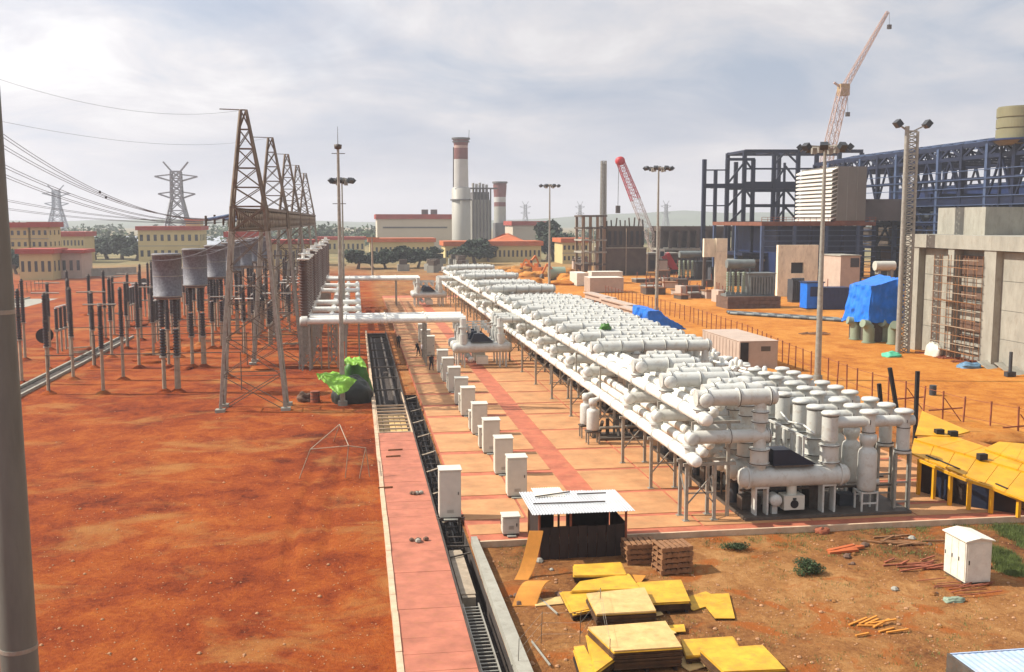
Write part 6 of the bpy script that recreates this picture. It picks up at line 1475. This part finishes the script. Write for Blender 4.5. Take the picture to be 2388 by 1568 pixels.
house('tall cream apartment block with red roof at the left yard edge', 22, 66, 519, 345, 14, wallc, roofr, 1.6, 4, 3, side=1); house('tall cream apartment block with red roof beside its taller looking twin', 72, 113, 518, 340, 14, wallc, roofr, 1.6, 4, 3, side=1)
house('low cream house with red roof before the apartment blocks', 42, 120, 581, 300, 12, wallc, roofr, 1.3, 1, 5, side=1); house('low grey annex with red eave beside the low cream house', 122, 188, 583, 308, 12, contp, roofr, 1.0, 1, 4)
house('distant cream building with red roof behind the dark shrubs', 120, 196, 541, 420, 16, wallc, roofr, 1.8, 2, 9)
t, w, h = house('cream two storey office with red roof and tower at the yard edge', 322, 466, 528, 430, 20, wallc, roofr, 1.6, 2, 9, side=1); MB().box(w*.74, w*.98, 6, 15, h, h+2.2).build('stair_tower', wallc, t); MB().box(w*.72, w, 5.5, 15.5, h+2.2, h+3.0).build('tower_roof', roofo, t)
house('red roofed building half hidden behind the line traps', 528, 610, 541, 360, 16, contp, roofr, 1.8, 2, 8); house('red roofed building behind the gantry tower legs', 622, 736, 560, 380, 16, wallc, roofr, 1.4, 1, 9)
# pale boundary wall and concrete apron on the left
a, b = G(100, 650, GZ), G(318, 640, GZ); mb = MB(); mb.bar(a+Vector((0, 0, 1)), b+Vector((0, 0, 1)), .3, 2.6); tag(mb.build('boundary_wall', concl), 'pale boundary wall beyond the yard fence', 'wall')
struct(MB().box(-150, -62, 205, 228, GZ-.1, GZ+.02).build('apron', concl))
lw = MB(); lw.add([(-520, 700, GZ+.05), (-60, 700, GZ+.05), (-60, 1150, GZ+.05), (-700, 1150, GZ+.05)], [(0, 1, 2, 3)])
struct(lw.build('lake_water', M('lake', (0.4, 0.43, 0.47), 0.25, 0, 0.05, 0.01)))
# far transmission towers
def pylon(px, pyt, Y, label, w, cat='pylon'):
    q = AY(px, 560, Y); h = AY(px, pyt, Y).z-GZ; t = thing('transmission_tower', label, 'pylon', (q.x, Y, GZ)); th = max(.35, w*.05)
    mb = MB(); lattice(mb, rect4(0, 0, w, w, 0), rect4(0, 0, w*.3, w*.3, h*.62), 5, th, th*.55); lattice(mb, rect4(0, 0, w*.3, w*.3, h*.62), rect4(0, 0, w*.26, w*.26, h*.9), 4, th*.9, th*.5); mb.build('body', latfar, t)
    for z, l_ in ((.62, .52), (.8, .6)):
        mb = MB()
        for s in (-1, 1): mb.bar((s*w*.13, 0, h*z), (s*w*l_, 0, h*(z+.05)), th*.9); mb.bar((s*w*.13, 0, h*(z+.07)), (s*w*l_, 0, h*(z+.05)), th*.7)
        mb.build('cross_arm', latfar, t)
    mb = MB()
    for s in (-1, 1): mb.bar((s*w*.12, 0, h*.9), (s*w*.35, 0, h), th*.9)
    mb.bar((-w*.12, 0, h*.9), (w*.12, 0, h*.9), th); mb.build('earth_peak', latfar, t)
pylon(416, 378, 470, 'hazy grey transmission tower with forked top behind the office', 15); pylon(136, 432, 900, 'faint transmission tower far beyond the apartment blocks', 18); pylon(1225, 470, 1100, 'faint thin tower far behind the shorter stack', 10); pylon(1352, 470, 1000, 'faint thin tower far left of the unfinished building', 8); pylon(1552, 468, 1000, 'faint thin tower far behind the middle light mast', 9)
# ------------------------------------------------------------------ hills
mb = MB(); vs = []; nX = 140
for j, (Y, s) in enumerate(((2300, 0), (2800, 1), (3600, .9), (5200, 0))):
    for i in range(nX+1):
        x = -3600+8000*i/nX; vs.append((x, Y, GZ-2+s*(26+34*mnoise.noise((x*.0011, j*.4, 2))+9*mnoise.noise((x*.006, j, 5)))))
mb.add(vs, [(j*(nX+1)+i, j*(nX+1)+i+1, (j+1)*(nX+1)+i+1, (j+1)*(nX+1)+i) for j in range(3) for i in range(nX)], True); struct(mb.build('hills', M('hill scrub', (0.09, 0.12, 0.06), 0.9, 0, 0.4, 0.006)))

# ------------------------------------------------------------------ vegetation
def leaves(mb, c, rad, n, size, rng):
    c = Vector(c)
    for _ in range(n):
        u = Vector((rng.gauss(0, 1), rng.gauss(0, 1), rng.gauss(0, 1))).normalized()*(rng.random()**.45)
        p = c+Vector((u.x*rad[0], u.y*rad[1], u.z*rad[2])); a = Vector((rng.uniform(-1, 1), rng.uniform(-1, 1), rng.uniform(-.6, .6))).normalized(); b = a.cross(Vector((rng.uniform(-1, 1), rng.uniform(-1, 1), rng.uniform(-1, 1)))).normalized(); s = size*rng.uniform(.5, 1.2)
        mb.add([p-a*s-b*s*.5, p+a*s*.2-b*s*.6, p+a*s, p+a*s*.1+b*s*.6], [(0, 1, 2, 3)])
def tree_mesh(seed, w, h, mat):
    rng = random.Random(seed); tr_ = MB(); th = h*.32
    tr_.tube((0, 0, 0), (.1*w, 0, th), .05*w+.1, .03*w+.06, 8)
    lf = MB(); k = 11
    for i in range(k):
        a = rng.uniform(0, 6.28); rr = w*.5*rng.uniform(.1, .72); c = Vector((rr*math.cos(a), rr*math.sin(a), h*rng.uniform(.36, .84))); tr_.tube((.1*w, 0, th*.9), c, .02*w+.04, .03, 5)
        leaves(lf, c, (w*.24*rng.uniform(.7, 1.2), w*.24*rng.uniform(.7, 1.2), h*.16*rng.uniform(.7, 1.2)), 210, .055*w+.1, rng)
    return tr_, lf
VAR = []
for s in range(4):
    a, b = tree_mesh(20+s, 9, 8, leafd); VAR.append((a, b, None))
TM = []
def tree(px, pyb, label, w, h, var, mat=leafd, group='trees before the cream buildings', Y=None):
    q = G(px, pyb, GZ) if Y is None else AY(px, 560, Y); q = Vector((q.x, q.y, GZ))
    t = thing('tree', label, 'tree', q, random.uniform(0, 6), group)
    a, b, k = VAR[var]
    if k is None:
        tk = a.build('trunk', bark, t); cr = b.build('crown', mat, t); VAR[var] = (a, b, (tk.data, cr.data))
    else: tk = link('trunk', k[0], t); cr = link('crown', k[1], t)
    t.scale = (w/9, w/9, h/8); return t
for px, pyb, w, h in ((1078, 615, 10, 8), (1108, 618, 13, 10), (1140, 612, 9, 7), (900, 628, 9, 7), (940, 626, 12, 8), (975, 624, 9, 7), (1010, 618, 8, 7), (835, 628, 11, 7), (870, 626, 9, 6), (1292, 608, 15, 17), (1275, 606, 11, 12), (1312, 604, 10, 10)):
    tree(px, pyb, 'dark bushy tree in front of the low cream buildings', w, h, random.randrange(4))
for px, pyb, w, h in ((222, 606, 13, 7), (250, 604, 15, 10), (285, 606, 14, 11), (318, 608, 12, 8), (345, 606, 11, 6), (170, 596, 12, 6), (200, 598, 12, 7), (38, 640, 8, 8), (520, 590, 10, 6), (590, 600, 12, 7), (1600, 585, 9, 8), (1640, 590, 12, 6)):
    tree(px, pyb, 'dark shrubby tree among the red roofed buildings', w, h, random.randrange(4), leafd, 'shrubby trees among the buildings')
rng = random.Random(5); wd = MB()
for k in range(120):
    x = rng.uniform(-40, 70) if k < 60 else rng.uniform(-480, -20); Y = rng.uniform(640, 800) if k < 60 else rng.uniform(560, 900)
    leaves(wd, (x, Y, rng.uniform(3, 10)), (9, 9, 6), 90, 1.6, rng)
for k in range(70): leaves(wd, (rng.uniform(130, 700), rng.uniform(640, 1000), rng.uniform(2, 7)), (12, 12, 5), 80, 1.7, rng)
wo = stuff(wd.build('far_wood', leaff)); tag(wo, 'distant mass of green woodland along the horizon', 'wood')
def shrub(px, w, h, n, label):
    t = thing('shrub', label, 'shrub', G(*px, GZ)); rng = random.Random(px[0]); lf = MB()
    for k in range(6): leaves(lf, (rng.uniform(-w*.3, w*.3), rng.uniform(-w*.25, w*.25), h*rng.uniform(.25, .7)), (w*.27, w*.27, h*.32), n//5, .045, rng)
    lf.build('foliage', leafm, t); s_ = MB()
    for k in range(7): s_.tube((0, 0, 0), (rng.uniform(-w*.3, w*.3), rng.uniform(-w*.3, w*.3), h*.7), .015, .006, 4)
    s_.build('stem', bark, t)
shrub((1882, 1338), 1.7, .75, 2600, 'round green shrub on the brown soil'); shrub((1712, 1280), 1.5, .4, 1100, 'pale green weed clump before the platform kerb')
def tufts(n, area, seed, dens=9, hgt=.16):
    mb = MB(); rng = random.Random(seed)
    for k in range(n):
        q = G(rng.uniform(area[0], area[1]), rng.uniform(area[2], area[3]), GZ)
        if mnoise.noise((q.x*.6, q.y*.6, seed)) < -.05: continue
        z = gh(q.x, q.y)
        for i in range(dens):
            b = Vector((q.x+rng.gauss(0, .12), q.y+rng.gauss(0, .12), z-.01)); a = rng.uniform(0, 6.28); h_ = hgt*rng.uniform(.4, 1.3); d_ = Vector((math.cos(a), math.sin(a), 0))
            mb.add([b-d_*.012, b+d_*.012, b+Vector((d_.y*.06, -d_.x*.06, h_))], [(0, 1, 2)])
    return mb
gm = tufts(1500, (2315, 2388, 1228, 1345), 1, 12, .24)
for a in ((1640, 1800, 1250, 1290, 160), (1800, 2180, 1225, 1300, 700), (2100, 2388, 1212, 1240, 500), (1500, 2300, 1300, 1568, 500), (1150, 1240, 1262, 1330, 60)):
    x = tufts(a[4], a[:4], a[4], 8, .12); gm.add(x.v, x.f)
go = stuff(gm.build('grass', grassm)); tag(go, 'sparse green and dry grass on the brown soil', 'grass')
pb = MB(); rng = random.Random(11)
for k in range(2600):
    px, py = (rng.uniform(1150, 2388), rng.uniform(1255, 1568)) if k < 1700 else (rng.uniform(90, 880), rng.uniform(960, 1568))
    q = G(px, py, GZ)
    if 1.0 < q.x < 6.2 or (q.y > 49.6 and q.x > 4): continue
    r = rng.uniform(.015, .05) if rng.random() < .93 else rng.uniform(.05, .11); z = gh(q.x, q.y); a = rng.uniform(0, 3)
    pb.lathe([(r*.7, -.01), (r, r*.25), (r*.5, r*.7)], (q.x, q.y, z), 5, sm=False)
po = stuff(pb.build('pebbles', pebble)); tag(po, 'scattered small stones on the bare soil', 'stones')

lump('green_cloth', 'small green cloth bundle lying on top of the middle switchgear pipes', 'cloth', G(1412, 768, 6.78), (.5, .4, .45), gtarp, 4.4, .35)
for k in range(22):
    q = G(rng.uniform(1180, 1330) if k < 9 else rng.uniform(1900, 2330), rng.uniform(1285, 1430) if k < 9 else rng.uniform(1250, 1420), GZ)
    t = thing('soil_clod', 'rough red brown clod of soil or broken block on the bare ground', 'clod', q, rng.uniform(0, 3), 'soil clods'); w_ = rng.uniform(.08, .24)
    MB().lathe([(w_*.8, -.03), (w_, w_*.3), (w_*.55, w_*.8), (w_*.2, w_*.9)], (0, 0, 0), 6, sm=False).build('lump', rng.choice((brick, soil, concl)), t); MB().lathe([(w_*.4, -.02), (w_*.5, w_*.2), (w_*.2, w_*.45)], (w_*1.3, w_*.6, 0), 5, sm=False).build('crumb', brick, t)
# ------------------------------------------------------------------ workers
def shirt_mat(name, shirt, trouser):
    mt = bpy.data.materials.new(name); mt.use_nodes = True; n = mt.node_tree.nodes; l = mt.node_tree.links; b = n['Principled BSDF']; b.inputs['Roughness'].default_value = .85
    tc_ = n.new('ShaderNodeTexCoord'); s = n.new('ShaderNodeSeparateXYZ'); l.new(tc_.outputs['Object'], s.inputs[0]); mm = n.new('ShaderNodeMath'); mm.operation = 'DIVIDE'; l.new(s.outputs[2], mm.inputs[0]); mm.inputs[1].default_value = 1.8
    r = n.new('ShaderNodeValToRGB'); l.new(mm.outputs[0], r.inputs[0]); r.color_ramp.interpolation = 'CONSTANT'; e = r.color_ramp.elements
    e[0].position = 0; e[0].color = (.02, .018, .016, 1); e[1].position = .045; e[1].color = (*trouser, 1)
    for p_, c_ in ((.53, shirt), (.83, (.16, .085, .055)), (.955, (.012, .01, .009))): k = e.new(p_); k.color = (*c_, 1)
    l.new(r.outputs[0], b.inputs['Base Color']); return mt
def person(px, label, shirt, trouser, rz, stride=.16, bend=0.0):
    V, Ed, Rd = [], [], []
    def v(p, r, par=None):
        V.append(p); Rd.append(r); i = len(V)-1
        if par is not None: Ed.append((par, i))
        return i
    pel = v((0, 0, .95), .15); ch = v((bend*.3, 0, 1.15), .145, pel); sh = v((bend*.6, 0, 1.42), .15, ch); nk = v((bend*.75, 0, 1.52), .06, sh); hd = v((bend*.85, 0, 1.60), .095, nk); hd2 = v((bend*.9, 0, 1.71), .085, hd); v((bend*.9+.09, 0, 1.63), .03, hd)
    for s in (-1, 1):
        st = stride*s; hp = v((0, s*.1, .9), .11, pel); kn = v((st*.8+.04, s*.11, .5), .07, hp); an = v((st*1.3-.03, s*.11, .09), .045, kn); v((st*1.3+.15, s*.12, .045), .042, an)
        sl_ = v((bend*.6, s*.2, 1.42), .075, sh); el = v((bend*.6-st*.6, s*.27, 1.14), .05, sl_); wr = v((bend*.6-st*.6+.12, s*.27, .92), .035, el); pm = v((bend*.6-st*.6+.15, s*.27, .85), .035, wr)
        for f in range(4): v((bend*.6-st*.6+.135+f*.018, s*(.262+.004*f), .765+.008*abs(f-1.5)), .009, pm)
        v((bend*.6-st*.6+.2, s*.25, .84), .01, pm)
    me = bpy.data.meshes.new('person'); me.from_pydata(V, Ed, []); o = bpy.data.objects.new('person', me); C.objects.link(o)
    mod = o.modifiers.new('skin', 'SKIN'); sv = me.skin_vertices[0].data
    for i, r in enumerate(Rd): sv[i].radius = (r, r); sv[i].use_root = (i == 0)
    o.modifiers.new('sub', 'SUBSURF').levels = 1; me.materials.append(shirt_mat('clothes', shirt, trouser)); mod.use_smooth_shade = True
    o.location = G(*px, 0.0); o.rotation_euler = (0, 0, rz); tag(o, label, 'person'); return o
person((1006, 864), 'person in dark clothes walking beside the row of white cabinets', (.03, .025, .03), (.02, .02, .03), -1.2)
person((985, 833), 'person in pale shirt and dark trousers standing behind the walking person', (.35, .3, .3), (.03, .03, .05), .4, .08)
person((976, 831), 'person in black shirt bending beside the pale shirted person', (.02, .02, .02), (.04, .03, .03), 2.4, .12, .35)
person((915, 808), 'person in dark clothes standing at the far trench edge under the gas ducts', (.03, .03, .03), (.02, .02, .02), 1.6, .14) if False else person((930, 812), 'person in dark clothes standing near the far trench under the gas ducts', (.03, .03, .03), (.02, .02, .02), 1.6, .14)

# ------------------------------------------------------------------ haze
hb = MB(); hb.box(-3700, 4500, -280, 5600, -12, 130)
hm = bpy.data.materials.new('haze air'); hm.use_nodes = True
for n_ in list(hm.node_tree.nodes):
    if n_.type != 'OUTPUT_MATERIAL': hm.node_tree.nodes.remove(n_)
pv = hm.node_tree.nodes.new('ShaderNodeVolumePrincipled'); pv.inputs['Color'].default_value = (0.93, 0.94, 1.0, 1); pv.inputs['Density'].default_value = 0.0003; pv.inputs['Anisotropy'].default_value = 0.2
hm.node_tree.links.new(pv.outputs[0], hm.node_tree.nodes['Material Output'].inputs['Volume'])
ho = stuff(hb.build('haze', hm)); tag(ho, 'pale lilac haze fading the distant hills and towers', 'haze')
